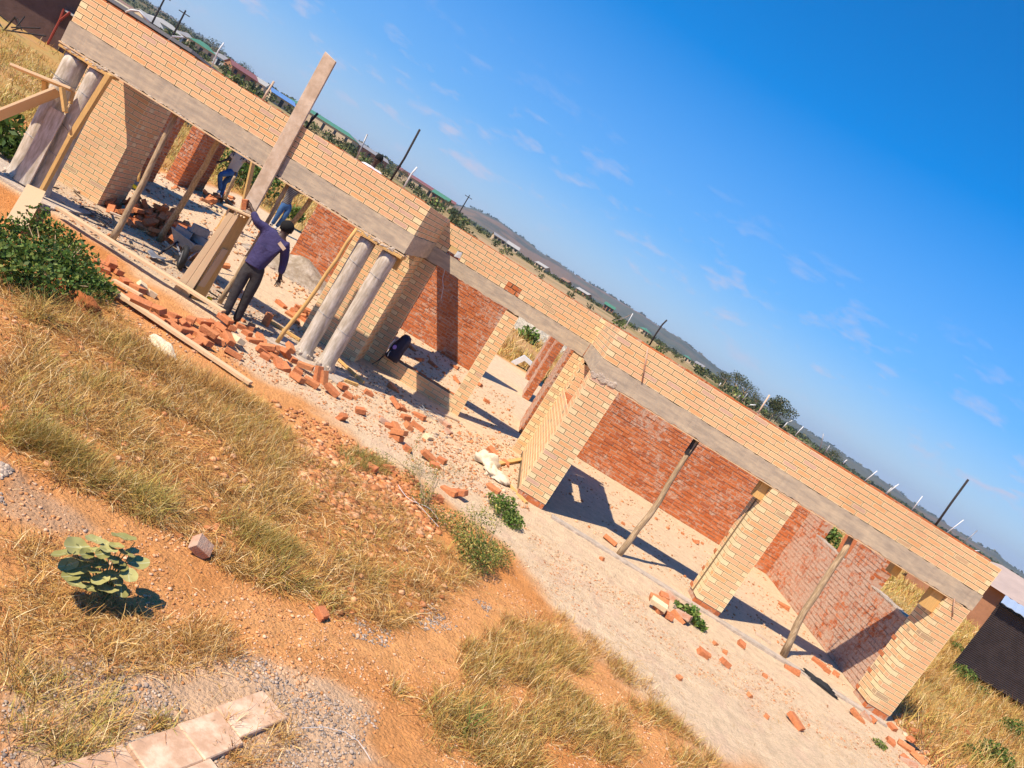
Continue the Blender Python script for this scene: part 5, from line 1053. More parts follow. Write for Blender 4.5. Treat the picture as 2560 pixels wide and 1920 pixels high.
g9=PP((200,770),(330,860),(520,960),(620,1010),(560,1010),(380,930)); parts.append(tufts(g9,60,40,.06,ln=(.12,.32),wd=(.003,.005),tilt=(.1,.8),pal=STRAW))
near_=PP((0,1150),(300,1250),(700,1480),(1000,1560),(1200,1400),(1330,1300),(1500,1420),(2200,1860),(2500,1990),(0,1990))
parts.append(blades(inpoly(near_,5200,lambda x,y:np.clip((fbm(x*2.2,y*2.2,271,4)-.38)*5,.05,1)),None,(.04,.16),(.0018,.004),(.86,1),STRAW))
V,T,C=join(parts); o=fastmesh('dry_grass',V,T,C,M['straw'],'stuff')
# big separate tussocks in the foreground
def tussock(u,v,n,ln,label,pal,sp=.05,lean=0):
    p=gp(u,v); Pn=np.array([[p[0],p[1]]])+RS.normal(0,sp,(n,2)); V,T,C=blades(Pn,None,ln,(.003,.006),(.1,.95),pal,lean=lean,leanw=.2,curl=.6); o=fastmesh('grass_tussock',V,T,C,M['straw']); tag(o,label,'grass tussock')
tussock(*cpx(640,1440,1780,1290),420,(.10,.30),'large tussock with a green heart at the bottom centre edge',np.concatenate([GREEN,GREEN,OLIVE,STRAW,STRAW]),.05)
tussock(*cpx(640,1440,1560,1180),320,(.10,.26),'straw-coloured tussock left of the green-hearted one',np.concatenate([STRAW,OLIVE]),.07)
tussock(*cpx(0,480,320,1090),420,(.18,.42),'tall drooping straw tussock below the green shrub, left edge',np.concatenate([STRAW,OLIVE]),.07)
tussock(*cpx(0,960,1250,1050),340,(.14,.32),'dense olive tussock left of the single brick',OLIVE,.09,-.5)
tussock(690,1440,420,(.14,.32),'dense olive tussock right of the single brick',np.concatenate([OLIVE,STRAW]),.10,-.5)
tussock(*cpx(0,1440,1350,1300),160,(.05,.14),'small grey-green tuft against the brick paving',np.concatenate([STRAW,OLIVE]),.035)
tussock(*cpx(640,1440,640,240),240,(.10,.22),'pale tuft right of the small broken brick',np.concatenate([STRAW,OLIVE]),.07)
# fields
def dist(x,y): return np.hypot(x,y)
parts=[]
fr_=[(8.0,9.2),(12,10.5),(20,16),(24,24),(14,26),(8.05,22),(8.05,11.2)]
dn=lambda x,y:np.clip((fbm(x*.8,y*.8,301,4)-.3)*4,.1,1)
parts.append(blades(inpoly(fr_,46000,dn),None,(.18,.55),(.006,.013),(.05,.75),np.concatenate([STRAW,STRAW,OLIVE]),curl=.5))
f2=[(-9.6,24.4),(8,24.4),(26,24),(40,45),(30,60),(-34,60),(-24,33),(-13,24)]
parts.append(blades(inpoly(f2,52000,lambda x,y:np.clip((fbm(x*.3,y*.3,311,4)-.3)*4,.1,1)*np.clip(30/dist(x,y),0,1)**2),None,(.2,.55),(.015,.035),(.05,.7),np.concatenate([STRAW,OLIVE]),curl=.5))
f3=[(-9.8,8.8),(-9.7,24),(-14,26),(-26,30),(-30,36),(-40,36),(-22,16),(-12,9)]
parts.append(blades(inpoly(f3,42000,lambda x,y:np.clip((fbm(x*.6,y*.6,321,4)-.32)*5,.06,1)*np.clip(14/dist(x,y),0,1)),None,(.10,.34),(.01,.02),(.1,.9),np.concatenate([STRAW,OLIVE]),curl=.5))
V,T,C=join(parts); fastmesh('field_grass',V,T,C,M['straw'],'stuff')
# leaf clouds
def leaves(cl,size,pal,asp=.55,r=None,flat=.3):
    r=r or RS; Vs=[];Cs=[]
    for c,rad,n in cl:
        d=r.normal(0,1,(n,3)); d/=np.linalg.norm(d,axis=1)[:,None]; k=r.rand(n)**.45; p=np.array(c)+d*k[:,None]*np.array(rad)
        a=r.normal(0,1,(n,3))+d*.6; a/=np.linalg.norm(a,axis=1)[:,None]; b=np.cross(a,r.normal(0,1,(n,3))+np.array([0,0,flat])); b/=np.linalg.norm(b,axis=1)[:,None]
        s=r.uniform(size*.55,size*1.25,(n,1)); 
        Vs.append(np.stack([p-a*s*.5,p+b*s*asp*.5,p+a*s*.5,p-b*s*asp*.5],1).reshape(-1,3)); Cs.append(np.repeat(pal[r.randint(0,len(pal),n)]*r.uniform(.65,1.25,(n,1)),4,0))
    V=np.concatenate(Vs); return V,(np.arange(len(V)//4)[:,None]*4+np.arange(4)[None]),np.concatenate(Cs)
def bush(name,label,cat,base,cl,size,pal,stems=7,asp=.55,stemm='pole',sr=.006,group=None):
    t=thing(name,label,cat,base,group); V,T,C=leaves(cl,size,pal,asp); keep(fastmesh('foliage',V,T,C,M['leaf']),t)
    mb=MB(); 
    for i in range(stems):
        c=cl[i%len(cl)]; e=Vector(c[0])+Vector((random.uniform(-.6,.6)*c[1][0],random.uniform(-.6,.6)*c[1][1],random.uniform(0,.7)*c[1][2])); b=Vector(base)+Vector((random.uniform(-.05,.05),random.uniform(-.05,.05),-.02)); mb.tube([b,(b+e)/2+Vector((0,0,.03)),e],[sr*1.4,sr,sr*.5],5)
    B(mb,'stem',M[stemm],t); return t
DG=np.array([(.055,.115,.018),(.085,.155,.026),(.035,.075,.015),(.13,.19,.03)]); YG=np.array([(.16,.22,.04),(.24,.27,.06),(.11,.16,.03)])
# shrub at the left edge
base=gp(*cpx(0,480,420,820)); b=np.array(base)
cl=[]
for (x_,y_,up,rx,ry,rz,n) in ((60,540,.24,.36,.3,.26,800),(250,640,.27,.38,.32,.28,900),(420,520,.22,.26,.25,.2,900),(560,620,.22,.38,.3,.24,760),(700,560,.14,.28,.25,.2,400),(760,760,.15,.34,.26,.2,620),(560,800,.14,.32,.25,.18,520),(870,800,.10,.22,.2,.12,500),(320,250,.32,.20,.2,.26,420),(30,330,.2,.25,.25,.22,700),(470,330,.12,.2,.2,.15,280),(600,400,.15,.2,.2,.15,300)):
    p=gp(*cpx(0,480,x_,y_)); s_=(CH-p[2]-up)/(CH-p[2]); cl.append(((p[0]*s_,p[1]*s_,p[2]+up*.8),(rx,ry,rz),n))
bush('green_shrub','sprawling dark green shrub beside the pale panel at the left edge','shrub',base,cl,.055,np.concatenate([DG,DG,YG]),22,.6)
# green weeds by the doorway rubble
def px_bush(lst,size,pal,name,label,cat,basepx,**k):
    cl=[]
    for (u,v,up,rx,rz,n) in lst:
        p=gp(u,v); s_=(CH-p[2]-up)/(CH-p[2]); cl.append(((p[0]*s_,p[1]*s_,p[2]+up),(rx,rx,rz),n))
    return bush(name,label,cat,gp(*basepx),cl,size,pal,**k)
px_bush([(1200,1385,.18,.24,.2,2000),(1175,1345,.2,.2,.18,1100),(1245,1385,.12,.2,.14,900),(1140,1310,.14,.18,.14,500),(1225,1300,.36,.17,.2,420),(1180,1290,.3,.15,.18,260)],.032,np.concatenate([DG,YG,OLIVE]),'fine_weed','fine-leaved dark green weed beside the reddish path, centre','weed',(1200,1400),stems=36,asp=.34,sr=.003)
px_bush([(1030,1175,.16,.14,.16,320),(1060,1240,.12,.17,.14,420),(1100,1290,.1,.17,.12,420),(1080,1200,.2,.12,.16,180)],.03,np.concatenate([DG,YG,OLIVE]),'fine_weed','sparse thorny weed among the scattered bricks','weed',(1060,1260),stems=30,asp=.3,sr=.003)
px_bush([(1265,1265,.16,.18,.14,700),(1285,1300,.08,.16,.1,480),(1240,1250,.1,.14,.08,200)],.042,np.concatenate([YG,GREEN]),'leafy_weed','light green leafy weed at the foot of the left garage pillar','weed',(1275,1300),stems=12,asp=.6,sr=.003)
px_bush([(1730,1530,.12,.13,.10,170),(1750,1560,.06,.12,.06,120),(1700,1515,.06,.1,.05,60)],.07,np.concatenate([YG,GREEN]),'leafy_weed','broad-leaved green weed by the middle garage pillar','weed',(1745,1560),stems=8,asp=.6,sr=.003)
px_bush([(1035,1120,.24,.05,.26,150),(1080,1165,.1,.2,.05,140),(1150,1180,.16,.25,.08,170),(960,1140,.1,.2,.05,90)],.02,np.concatenate([DG,OLIVE,YG]),'thorny_sprig','thin upright thorny sprig before the doorway rubble','sprig',(1045,1190),stems=9,asp=.5,sr=.003)
px_bush([(2200,1860,.04,.1,.05,120)],.05,YG,'leafy_weed','tiny yellow-green weed in the sand below the right pillar','weed',(2200,1862),stems=3,sr=.003)
# right field shrubs
for (u,v,up,r_,n,l_) in ((2400,1690,.3,.38,1500,'dark green bush in the dry field right of the house, nearest the pillar'),(2385,1615,.3,.22,500,'small dark bush behind the right garage pillar'),(2445,1725,.2,.22,300,'little green weed right of the dark field bush'),(2540,1760,.3,.2,260,'dark twiggy weed cut by the right picture edge'),(2535,1835,.25,.42,1700,'leafy green bush at the right edge near the bottom'),(2480,1890,.2,.35,1300,'leafy green bush at the bottom right corner'),(2420,1880,.12,.22,400,'low green bush left of the corner bush')):
    p=gp(u,v+14); cl=[((p[0],p[1],p[2]+up*.6),(r_,r_,r_*.7),n)]; bush('field_bush',l_,'bush',p,cl,.06,np.concatenate([DG,YG]),9)
# dry maize stalks
k_=0
for i in range(34):
    u=random.uniform(2400,2560); v=1600+ (u-2400)*.55+random.uniform(-30,70); p=gp(u,v); h=random.uniform(.8,1.5); t=thing('maize_stalk','withered maize stalk in the dry field right of the house','maize',p,'withered maize stalks beside the dark shed')
    mb=MB(); l=Vector((random.uniform(-.25,.25),random.uniform(-.2,.2),h)); P0=Vector(p); mb.tube([P0,P0+l*.5+Vector((0,0,.03)),P0+l],[.014,.011,.005],5); B(mb,'stalk',M['wood'],t)
    mb=MB()
    for q in range(8):
        s_=P0+l*random.uniform(.25,1); a=random.uniform(0,6.28); L_=random.uniform(.25,.5); d=Vector((math.cos(a),math.sin(a),0)); sd=Vector((-d.y,d.x,0))*.022; a1=s_+d*L_*.45+Vector((0,0,.12)); a2=s_+d*L_*.75-Vector((0,0,.12)); mb.add([s_-sd*.5,s_+sd*.5,a1+sd,a1-sd,a2],[(0,1,2,3),(3,2,4)])
    B(mb,'dry_leaves',M['woodp'],t)
# round-leaved plant in the foreground
pl=thing('broadleaf_plant','grey-green plant with large round leaves casting a dark shadow, foreground left','plant',gp(262,1500))
lm=bpy.data.materials.new('broad_leaf'); lm.use_nodes=True; t_=lm.node_tree; b_=t_.nodes['Principled BSDF']; b_.inputs['Roughness'].default_value=.55
uvn=N(t_,'ShaderNodeUVMap'); s_=N(t_,'ShaderNodeSeparateXYZ'); L(t_,uvn.outputs[0],s_.inputs[0]); ab=N(t_,'ShaderNodeMath',operation='ABSOLUTE'); L(t_,s_.outputs[1],ab.inputs[0])
mr=N(t_,'ShaderNodeMapRange',ins={1:.0,2:.035,3:1,4:0}); L(t_,ab.outputs[0],mr.inputs[0]); oi=N(t_,'ShaderNodeObjectInfo'); rp=N(t_,'ShaderNodeValToRGB'); L(t_,oi.outputs['Random'],rp.inputs[0]); rp.color_ramp.elements[0].color=(.24,.22,.06,1); rp.color_ramp.elements[1].color=(.40,.36,.13,1)
mx=N(t_,'ShaderNodeMix',data_type='RGBA'); mx.inputs['B'].default_value=(.42,.42,.24,1); L(t_,mr.outputs[0],mx.inputs['Factor']); L(t_,rp.outputs[0],mx.inputs['A']); L(t_,mx.outputs['Result'],b_.inputs['Base Color'])
mb=MB(); nr,na=4,18; vs=[(0,0,0)]; uvs=[(0,0)]
for i in range(1,nr+1):
    for j in range(na):
        a=j/na*2*math.pi; r_=i/nr; rr_=r_*(1+.05*math.sin(3*a)); x=math.cos(a)*rr_; y_=math.sin(a)*rr_*.86; vs.append((x*.5+.5,y_*.5,.07*r_*r_-.05*abs(y_)*0+.03*math.sin(5*a)*r_*r_)); uvs.append((x,y_*.5))
fs=[(0,1+j,1+(j+1)%na) for j in range(na)]+[(1+(i-1)*na+j,1+i*na+j,1+i*na+(j+1)%na,1+(i-1)*na+(j+1)%na) for i in range(1,nr) for j in range(na)]
lme=bpy.data.meshes.new('leaf'); lme.from_pydata(vs,[],fs); lme.materials.append(lm); l_=lme.uv_layers.new(name='UVMap'); l_.data.foreach_set('uv',np.array([uvs[v] for f_ in fs for v in f_],np.float32).ravel()); lme.polygons.foreach_set('use_smooth',[True]*len(fs))
b0=Vector(gp(262,1500)); mbst=MB()
LP=[(205,1400,.08,.26),(270,1375,.07,.33),(225,1378,.07,.3),(295,1405,.07,.27),(250,1450,.07,.19),(220,1470,.07,.14),(290,1450,.07,.18),(175,1440,.07,.18),(315,1385,.07,.31),(190,1368,.105,.30),(157,1385,.08,.27),(235,1350,.07,.33),(310,1345,.10,.36),(290,1365,.06,.34),(255,1385,.06,.32),(345,1408,.09,.26),(322,1440,.08,.24),(300,1420,.07,.25),(245,1410,.08,.24),(193,1420,.09,.20),(185,1460,.08,.17),(232,1428,.06,.22),(275,1440,.07,.20),(268,1475,.09,.15),(303,1478,.07,.14),(210,1445,.06,.16),(170,1412,.07,.2),(280,1400,.06,.3),(330,1380,.06,.28),(240,1465,.06,.12),(215,1385,.06,.3),(260,1360,.05,.3)]
for i,(u,v,s_,up) in enumerate(LP):
    d=ray(u,v); zt=b0.z+up; tip=Vector(np.array([0,0,CH])+d*(zt-CH)/d[2]); out_=(tip-b0); out_.z=0; yaw=math.atan2(out_.y,out_.x)+random.uniform(-.4,.4)
    o=bpy.data.objects.new('leaf',lme); COL.objects.link(o); sc2=s_*1.4
    R_=Matrix.Rotation(yaw,4,'Z')@Matrix.Rotation(random.uniform(-.35,.5),4,'Y')@Matrix.Rotation(random.uniform(-.35,.35),4,'X'); o.matrix_basis=Matrix.Translation(tip)@R_@Matrix.Diagonal((sc2,sc2,sc2,1))@Matrix.Translation((-.5,0,0)); o.parent=pl; o.matrix_parent_inverse=Matrix.Translation(pl.location).inverted()
    mbst.tube([b0,b0.lerp(tip,.5)+Vector((0,0,.04)),tip+R_@Vector((-.5*sc2,0,0))],[.006,.004,.0025],5)
B(mbst,'stem',mat('green_stem',(.20,.24,.10)),pl)
# ================================================================ STONES, RUBBLE
def stones(name,poly,n,size,pal,material,sub=1,dens=None,sink=.3,flatk=.7):
    P=inpoly(poly,n,dens); z=H(P[:,0],P[:,1]); bm=bmesh.new(); bmesh.ops.create_icosphere(bm,subdivisions=sub,radius=1); bv=np.array([v.co[:] for v in bm.verts]); bf=np.array([[v.index for v in f.verts] for f in bm.faces]); bm.free()
    nv=len(bv); s=RS.uniform(size[0],size[1],n)*RS.choice([1,1,1,1.6],n); a=RS.uniform(0,6.28,n); asp=RS.uniform(.6,1,n)
    V=bv[None]*(1+RS.uniform(-.28,.28,(n,nv,1))); V=V*np.stack([np.ones(n),asp,asp*flatk],1)[:,None,:]*s[:,None,None]
    ca,sa=np.cos(a)[:,None],np.sin(a)[:,None]; X=V[...,0]*ca-V[...,1]*sa+P[:,0:1]; Y=V[...,0]*sa+V[...,1]*ca+P[:,1:2]; Z=V[...,2]+(z+s*sink)[:,None]
    C=np.repeat(pal[RS.randint(0,len(pal),n)]*RS.uniform(.75,1.2,(n,1)),nv,0); return fastmesh(name,np.stack([X,Y,Z],-1).reshape(-1,3),(bf[None]+np.arange(n)[:,None,None]*nv).reshape(-1,3),C,material,'stuff')
GV=np.array([(.36,.27,.21),(.44,.33,.25),(.26,.20,.16),(.50,.38,.28)]); RB=np.array([(.58,.23,.09),(.60,.30,.14),(.50,.20,.08),(.62,.34,.18),(.44,.17,.065)]); PB_=np.array([(.58,.38,.23),(.52,.33,.20),(.62,.45,.30),(.55,.27,.14)])
dg=lambda x,y:np.clip((fbm(x*3,y*3,401,3)-.42)*9,0,1)
stones('gravel',PP((0,1700),(300,1640),(560,1620),(620,1600),(700,1700),(900,1780),(960,1800),(880,1920),(0,1930)),2000,(.004,.010),GV,M['stone'],dens=dg)
stones('gravel',PP((0,1160),(110,1240),(240,1330),(160,1330),(0,1260)),350,(.006,.012),GV,M['stone'],dens=dg)
stones('gravel',PP((800,1530),(960,1560),(1100,1500),(1240,1500),(1240,1540),(980,1620),(820,1580)),450,(.005,.011),GV,M['stone'],dens=dg)
stones('clods',PP((740,1100),(900,1150),(1020,1230),(1080,1330),(1000,1330),(860,1290),(760,1230)),520,(.018,.05),RB,M['stone'],sub=1,sink=.05,flatk=.42)
stones('brick_crumbs',PP((560,960),(760,1030),(1020,1180),(1180,1330),(1080,1340),(860,1150),(660,1040)),900,(.008,.03),RB,M['stone'],flatk=.5)
stones('clods',PIL,500,(.012,.045),RB,M['stone'],sink=.05,flatk=.45)
stones('clods',BANK,1500,(.008,.026),RB,M['stone'],sub=1)
SO=np.array([(.58,.27,.11),(.64,.34,.17),(.50,.22,.08),(.66,.42,.26)])
stones('clods',PP((0,1150),(300,1250),(700,1480),(1000,1560),(1200,1420),(1300,1480),(1640,1790),(1800,1990),(0,1990)),6500,(.003,.010),SO,M['stone'],dens=lambda x,y:np.clip((fbm(x*2.4,y*2.4,431,4)-.38)*5,.08,1))
slope=PP((500,900),(740,980),(1100,1200),(1330,1330),(1300,1290),(1180,1150),(1000,1040),(820,940),(600,860),(300,720),(200,680),(300,800))
stones('rubble',slope,2300,(.005,.016),np.concatenate([RB,PB_]),M['stone'],sub=1)
stones('rubble',PP((1050,1080),(1280,1090),(1330,1280),(1200,1240),(1060,1180)),700,(.008,.025),np.concatenate([PB_,PB_,RB]),M['stone'])
stones('rubble',PP((1330,1330),(1500,1440),(1800,1620),(2230,1840),(2500,1990),(2400,2000),(1900,1780),(1500,1560),(1280,1440)),2600,(.004,.013),np.concatenate([PB_,PB_,PB_,RB]),M['stone'],dens=lambda x,y:np.clip((fbm(x*2,y*2,411,3)-.35)*6,.05,1))
stones('rubble',PP((2230,1790),(2330,1790),(2560,1960),(2560,2000),(2350,1980)),1500,(.01,.045),np.concatenate([PB_,RB,RB]),M['stone'])
stones('rubble',[(-8,10.4),(-1.5,10.4),(1.0,11),(1.2,12.6),(-1.5,12.5),(-8,12)],2600,(.006,.022),np.concatenate([PB_,GV,RB]),M['stone'])
stones('rubble',[(1.6,10.9),(7.3,10.9),(7.3,15.6),(1.6,15.6)],1300,(.005,.02),np.concatenate([PB_,RB]),M['stone'],dens=lambda x,y:np.clip((fbm(x*1.5,y*1.5,421,3)-.35)*6,.05,1))
stones('rubble',[(-2.5,13.2),(1.0,13.2),(1.0,18),(-2.5,18)],900,(.006,.025),np.concatenate([PB_,RB]),M['stone'])
stones('rubble',[(-10.5,15),(-3,14),(-3,20),(-11,21)],1500,(.01,.04),np.concatenate([PB_,RB,GV]),M['stone'])
# ================================================================ FAR BUILDINGS AND TREES
def basez(x,y,r=2): return min(hz_(x+a,y+b) for a in (-r,0,r) for b in (-r,0,r))
RC={'grey':(.26,.25,.25),'green':(.07,.20,.13),'maroon':(.22,.09,.085),'pale':(.38,.36,.33),'rust':(.27,.16,.11),'pink':(.42,.32,.27),'cream':(.46,.38,.25),'blue':(.12,.24,.48)}
for k in RC: M['roof_'+k]=mat('roof_'+k,RC[k],noise=.15,scale=1,rough=.6)
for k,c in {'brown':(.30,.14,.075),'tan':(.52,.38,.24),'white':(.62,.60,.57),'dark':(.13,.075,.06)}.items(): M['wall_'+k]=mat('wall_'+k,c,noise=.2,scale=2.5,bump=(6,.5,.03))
M['glass']=mat('dark_opening',(.02,.02,.025),rough=.3)
def house_(x,y,yaw,Lx,Ly,h,roof,wall,label,rh=1.1,kind='gable',nw=3,z=None,name='village_house',over=.35):
    z=basez(x,y,2) if z is None else z; t=thing(name,label,'house',(x,y,z)); 
    R_=Matrix.Translation((x,y,z))@Matrix.Rotation(yaw,4,'Z')
    def P_(mb,nm,m_): 
        mb.v=[tuple(R_@Vector(v)) for v in mb.v]; return B(mb,nm,m_,t)
    mb=MB(); mb.box(-Lx/2,Lx/2,-Ly/2,Ly/2,-.6,h)
    if kind=='gable': mb.add([(-Lx/2,-Ly/2,h),(-Lx/2,Ly/2,h),(-Lx/2,0,h+rh*.93),(Lx/2,-Ly/2,h),(Lx/2,Ly/2,h),(Lx/2,0,h+rh*.93)],[(0,1,2),(3,5,4)])
    w_=P_(mb,'wall',M['wall_'+wall])
    mb=MB(); a=Lx/2+over; b=Ly/2+over; z0=h-.1
    if kind=='gable':
        for s in (-1,1): mb.add([(-a,s*b,z0),(a,s*b,z0),(a,0,h+rh),(-a,0,h+rh),(-a,s*b,z0-.06),(a,s*b,z0-.06),(a,0,h+rh-.06),(-a,0,h+rh-.06)],[(0,1,2,3),(4,7,6,5),(0,4,5,1),(0,3,7,4),(1,5,6,2)])
    elif kind=='hip':
        c=Lx/2-Ly/2*.8; c=max(c,.3); mb.add([(-a,-b,z0),(a,-b,z0),(a,b,z0),(-a,b,z0),(-c,0,h+rh),(c,0,h+rh)],[(0,1,5,4),(1,2,5),(2,3,4,5),(3,0,4),(3,2,1,0)])
    else: mb.add([(-a,-b,h+.02),(a,-b,h+.02),(a,b,h+rh),(-a,b,h+rh),(-a,-b,h+.08),(a,-b,h+.08),(a,b,h+rh+.06),(-a,b,h+rh+.06)],BF)
    P_(mb,'roof',M['roof_'+roof])
    for i in range(nw):
        cx=-Lx/2+Lx*(i+.5)/nw; dr=(i==nw//2)
        mb=MB(); mb.box(cx-.45,cx+.45,-Ly/2-.03,-Ly/2+.1,.05 if dr else h*.38,h*.8); P_(mb,'door' if dr else 'window',M['glass'])
    return t
def at_az(a,r): a=math.radians(a); return r*math.sin(a),r*math.cos(a)
HS=[(-33.3,190,9,6,2.8,'cream','tan','cream-roofed house peeping over the far left of the parapet'),(-32.2,230,14,7,3,'rust','brown','rust-roofed house above the far left of the parapet'),(-31.3,170,6,5,2.6,'pale','tan','small pale-roofed house behind the white arched pipe'),(-30.3,210,12,6,2.9,'pale','white','white house with pale roof right of the arched pipe'),
(-29,250,9,6,2.8,'grey','tan','grey-roofed house behind the second white pipe'),(-28,240,12,6,3,'green','tan','teal-roofed house left of the upright white pipe'),(-26.6,260,11,6,3,'grey','white','grey-roofed house right of the upright white pipe'),(-25.3,230,12,7,3,'maroon','brown','red-brown roofed house left of the rusty stake'),(-24.2,250,11,6,3,'pale','tan','pale-roofed house left of the tall board'),
(-22.4,200,6,4,2.2,'blue','tan','low building with bright blue roof left of the tall board'),(-20.6,270,11,6,3.2,'blue','tan','blue-roofed building just right of the tall board'),(-19.3,255,24,8,3.1,'green','tan','long building with bright green roof right of the short black pole'),(-18.0,280,12,7,3.1,'grey','tan','dark grey roofed building at the end of the green roof'),(-16.9,290,18,7,3.1,'pale','tan','long pale-roofed building behind the slim grey pipe'),(-15.7,275,14,7,3,'grey','brown','grey-roofed building left of the man in white'),
(-10.9,240,20,7,3.1,'maroon','tan','long maroon-roofed school-like building right of the white pipe'),(-9.6,220,5,4,2.6,'green','brown','small green-roofed hut right of the maroon building'),(-4.4,260,9,6,2.8,'grey','tan','grey-roofed house on the slope right of the porch corner'),(-3.2,290,10,6,2.6,'pale','tan','pale flat-roofed house right of the porch corner'),(-.5,320,10,6,2.6,'pale','tan','pale house among bushes above the middle wall'),
(1.6,330,7,5,2.6,'rust','brown','rusty-roofed hut above the middle wall'),(3.2,340,12,6,2.6,'pale','brown','long low house above the red infill brick'),(5.4,280,8,5,3,'green','brown','mint-green roofed hut left of the garage corner'),(8.6,360,9,6,2.8,'green','tan','green-roofed house below the blue mountain'),(12.3,380,10,6,2.8,'green','tan','teal-roofed house right of the crooked stick'),(13.4,330,8,5,2.8,'grey','tan','grey-roofed house right of the teal roof')]
for i,(a,r,lx,ly,h,rf,wl_,lb) in enumerate(HS):
    if a>-5: lx*=.5; h*=.72
    elif a<-24: lx*=.6; h*=.85
    x,y_=at_az(a,r); house_(x,y_,-math.radians(a)+random.uniform(-.5,.5),lx,ly,h,rf,wl_,lb,rh=random.uniform(.7,1.2),kind=random.choice(['gable','gable','hip']),nw=3 if lx<15 else 6)
# house and shed at the right edge
x,y_=at_az(41.4,47); house_(x,y_,-math.radians(38),14,7,1.95,'pink','brown','brown brick house with pinkish roof at the right edge',rh=1.0,kind='hip',nw=5,z=.05,over=.6)
x,y_=at_az(39.0,52); house_(x,y_,-math.radians(30),5,3,1.3,'pink','brown','low brick outbuilding in front of the pink-roofed house',rh=.25,kind='flat',nw=2,z=.05)
shd=thing('metal_shed','dark corrugated shed with pale blue roof at the right edge','shed',(17,20.5,0))
def corr(mb,a,b,z0,z1,n,amp=.02,t=.0):
    a=Vector(a);b=Vector(b); d=(b-a).normalized(); nn=Vector((-d.y,d.x,0)); v=[]
    for i in range(n+1):
        p=a.lerp(b,i/n)+nn*(amp*math.sin(i*math.pi/2)); v+=[(p.x,p.y,z0),(p.x,p.y,z1)]
    mb.add(v,[(2*i,2*i+2,2*i+3,2*i+1) for i in range(n)])
M['shedw']=mat('rusty_dark_sheet',(.055,.040,.036),noise=.3,scale=3,rough=.5,metal=.2)
xa,ya=at_az(37.4,24.2); 
mb=MB(); nR=38
for i in range(nR): # horizontal ribs like the photo
    z0=.0+i*.052; mb.add([(xa,ya,z0),(xa+6.2,ya+.6,z0),(xa+6.2,ya+.6-.01,z0+.026),(xa,ya-.01,z0+.026),(xa+6.2,ya+.6,z0+.052),(xa,ya,z0+.052)],[(0,1,2,3),(3,2,4,5)])
B(mb,'corrugated_wall',M['shedw'],shd)
mb=MB(); mb.add([(xa+.1,ya+.05,0),(xa+6,ya+.65,0),(xa+8,ya+3.2,0),(xa+2.1,ya+2.6,0),(xa+.1,ya+.05,1.98),(xa+6,ya+.65,1.98),(xa+8,ya+3.2,1.98),(xa+2.1,ya+2.6,1.98)],BF); B(mb,'shed_body',M['shedw'],shd)
mb=MB(); v=[]; n=90
for i in range(n+1):
    t=i/n; x=xa-.15+6.5*t; y0=ya-.22+.6*t; zc=.012*math.sin(i*math.pi/2); v+=[(x,y0,2.06+zc),(x+2.2,y0+2.9,2.20+zc)]
mb.add(v,[(2*i,2*i+2,2*i+3,2*i+1) for i in range(n)]); rf=B(mb,'roof',mat('pale_roof_sheet',(.50,.56,.64),rough=.45,metal=.3,noise=.1),shd); so_=rf.modifiers.new('s','SOLIDIFY'); so_.thickness=.012
# brown house in shade at the upper left, its sign post, veranda and debris
A=Vector(onZ(-70,-12)); Bq=Vector(onZ(196,88)); A.z=Bq.z=0; d=(Bq-A); Lh=d.length; d.normalize(); nb=Vector((-d.y,d.x,0)); 
if nb.y<0: nb=-nb
yw=math.atan2(d.y,d.x); cc=(A+Bq)/2+nb*3.5
th=thing('dark_house','dark brown brick house standing in shade at the upper left corner','house',(cc.x,cc.y,0)); Rm=Matrix.Translation((cc.x,cc.y,0))@Matrix.Rotation(yw,4,'Z')
def PH(mb,nm,m_): mb.v=[tuple(Rm@Vector(v)) for v in mb.v]; return B(mb,nm,m_,th)
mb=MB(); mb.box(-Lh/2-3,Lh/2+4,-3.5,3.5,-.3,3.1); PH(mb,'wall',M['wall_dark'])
mb=MB(); mb.box(-Lh/2-3.6,Lh/2+4.6,-5.6,4.2,3.1,3.25); PH(mb,'roof',M['roof_grey'])
mb=MB(); mb.box(-.1,1.4,-3.6,-3.4,.1,2.3); PH(mb,'door',M['glass'])
mb=MB(); mb.box(Lh/2-2.6,Lh/2-1.5,-3.6,-3.4,.9,2.0); PH(mb,'window',M['glass'])
mb=MB()
for i in range(9):
    for j in range(2): mb.box(-Lh/2+i*2.3,-Lh/2+i*2.3+.06,-3.53,-3.5,0,3.0)
PH(mb,'wall_ribs',M['wall_brown'])
vr=thing('awning','pale sheet awning on a forked red steel post at the upper left','awning',(*onZ(118,112)[:2],0))
p0=Vector(onZ(118,112)); Yv=p0.y; top=Y3(160,22,Yv); mb=MB(); mb.tube([p0,Y3(149,52,Yv)],.05,6); mb.tube([Y3(149,52,Yv),top],.05,6); mb.tube([Y3(149,52,Yv),Y3(175,31,Yv)],.05,6); B(mb,'post',mat('red_steel',(.30,.055,.035)),vr)
c1=Y3(161,23,Yv); mb=MB(); mb.add([c1,c1+Vector((4.5,.3,-.1)),c1+Vector((4.8,3.4,.35)),c1+Vector((.2,3.0,.45)),c1-Vector((0,0,.06)),c1+Vector((4.5,.3,-.16)),c1+Vector((4.8,3.4,.29)),c1+Vector((.2,3.0,.39))],BF); B(mb,'sheet',M['roof_pale'],vr)
sg=thing('water_tap','white bucket hung on a leaning rusty post before the dark house','post',(*onZ(87,62)[:2],0)); Yv=onZ(87,62)[1]; mb=MB(); mb.tube([Y3(87,62,Yv),Y3(101,28,Yv)],.05,6); B(mb,'post',M['pole'],sg); a=Y3(103,41,Yv); mb=MB(); mb.tube([a-Vector((0,0,.22)),a+Vector((0,0,.2))],[.24,.28],12); B(mb,'bucket',M['white'],sg)
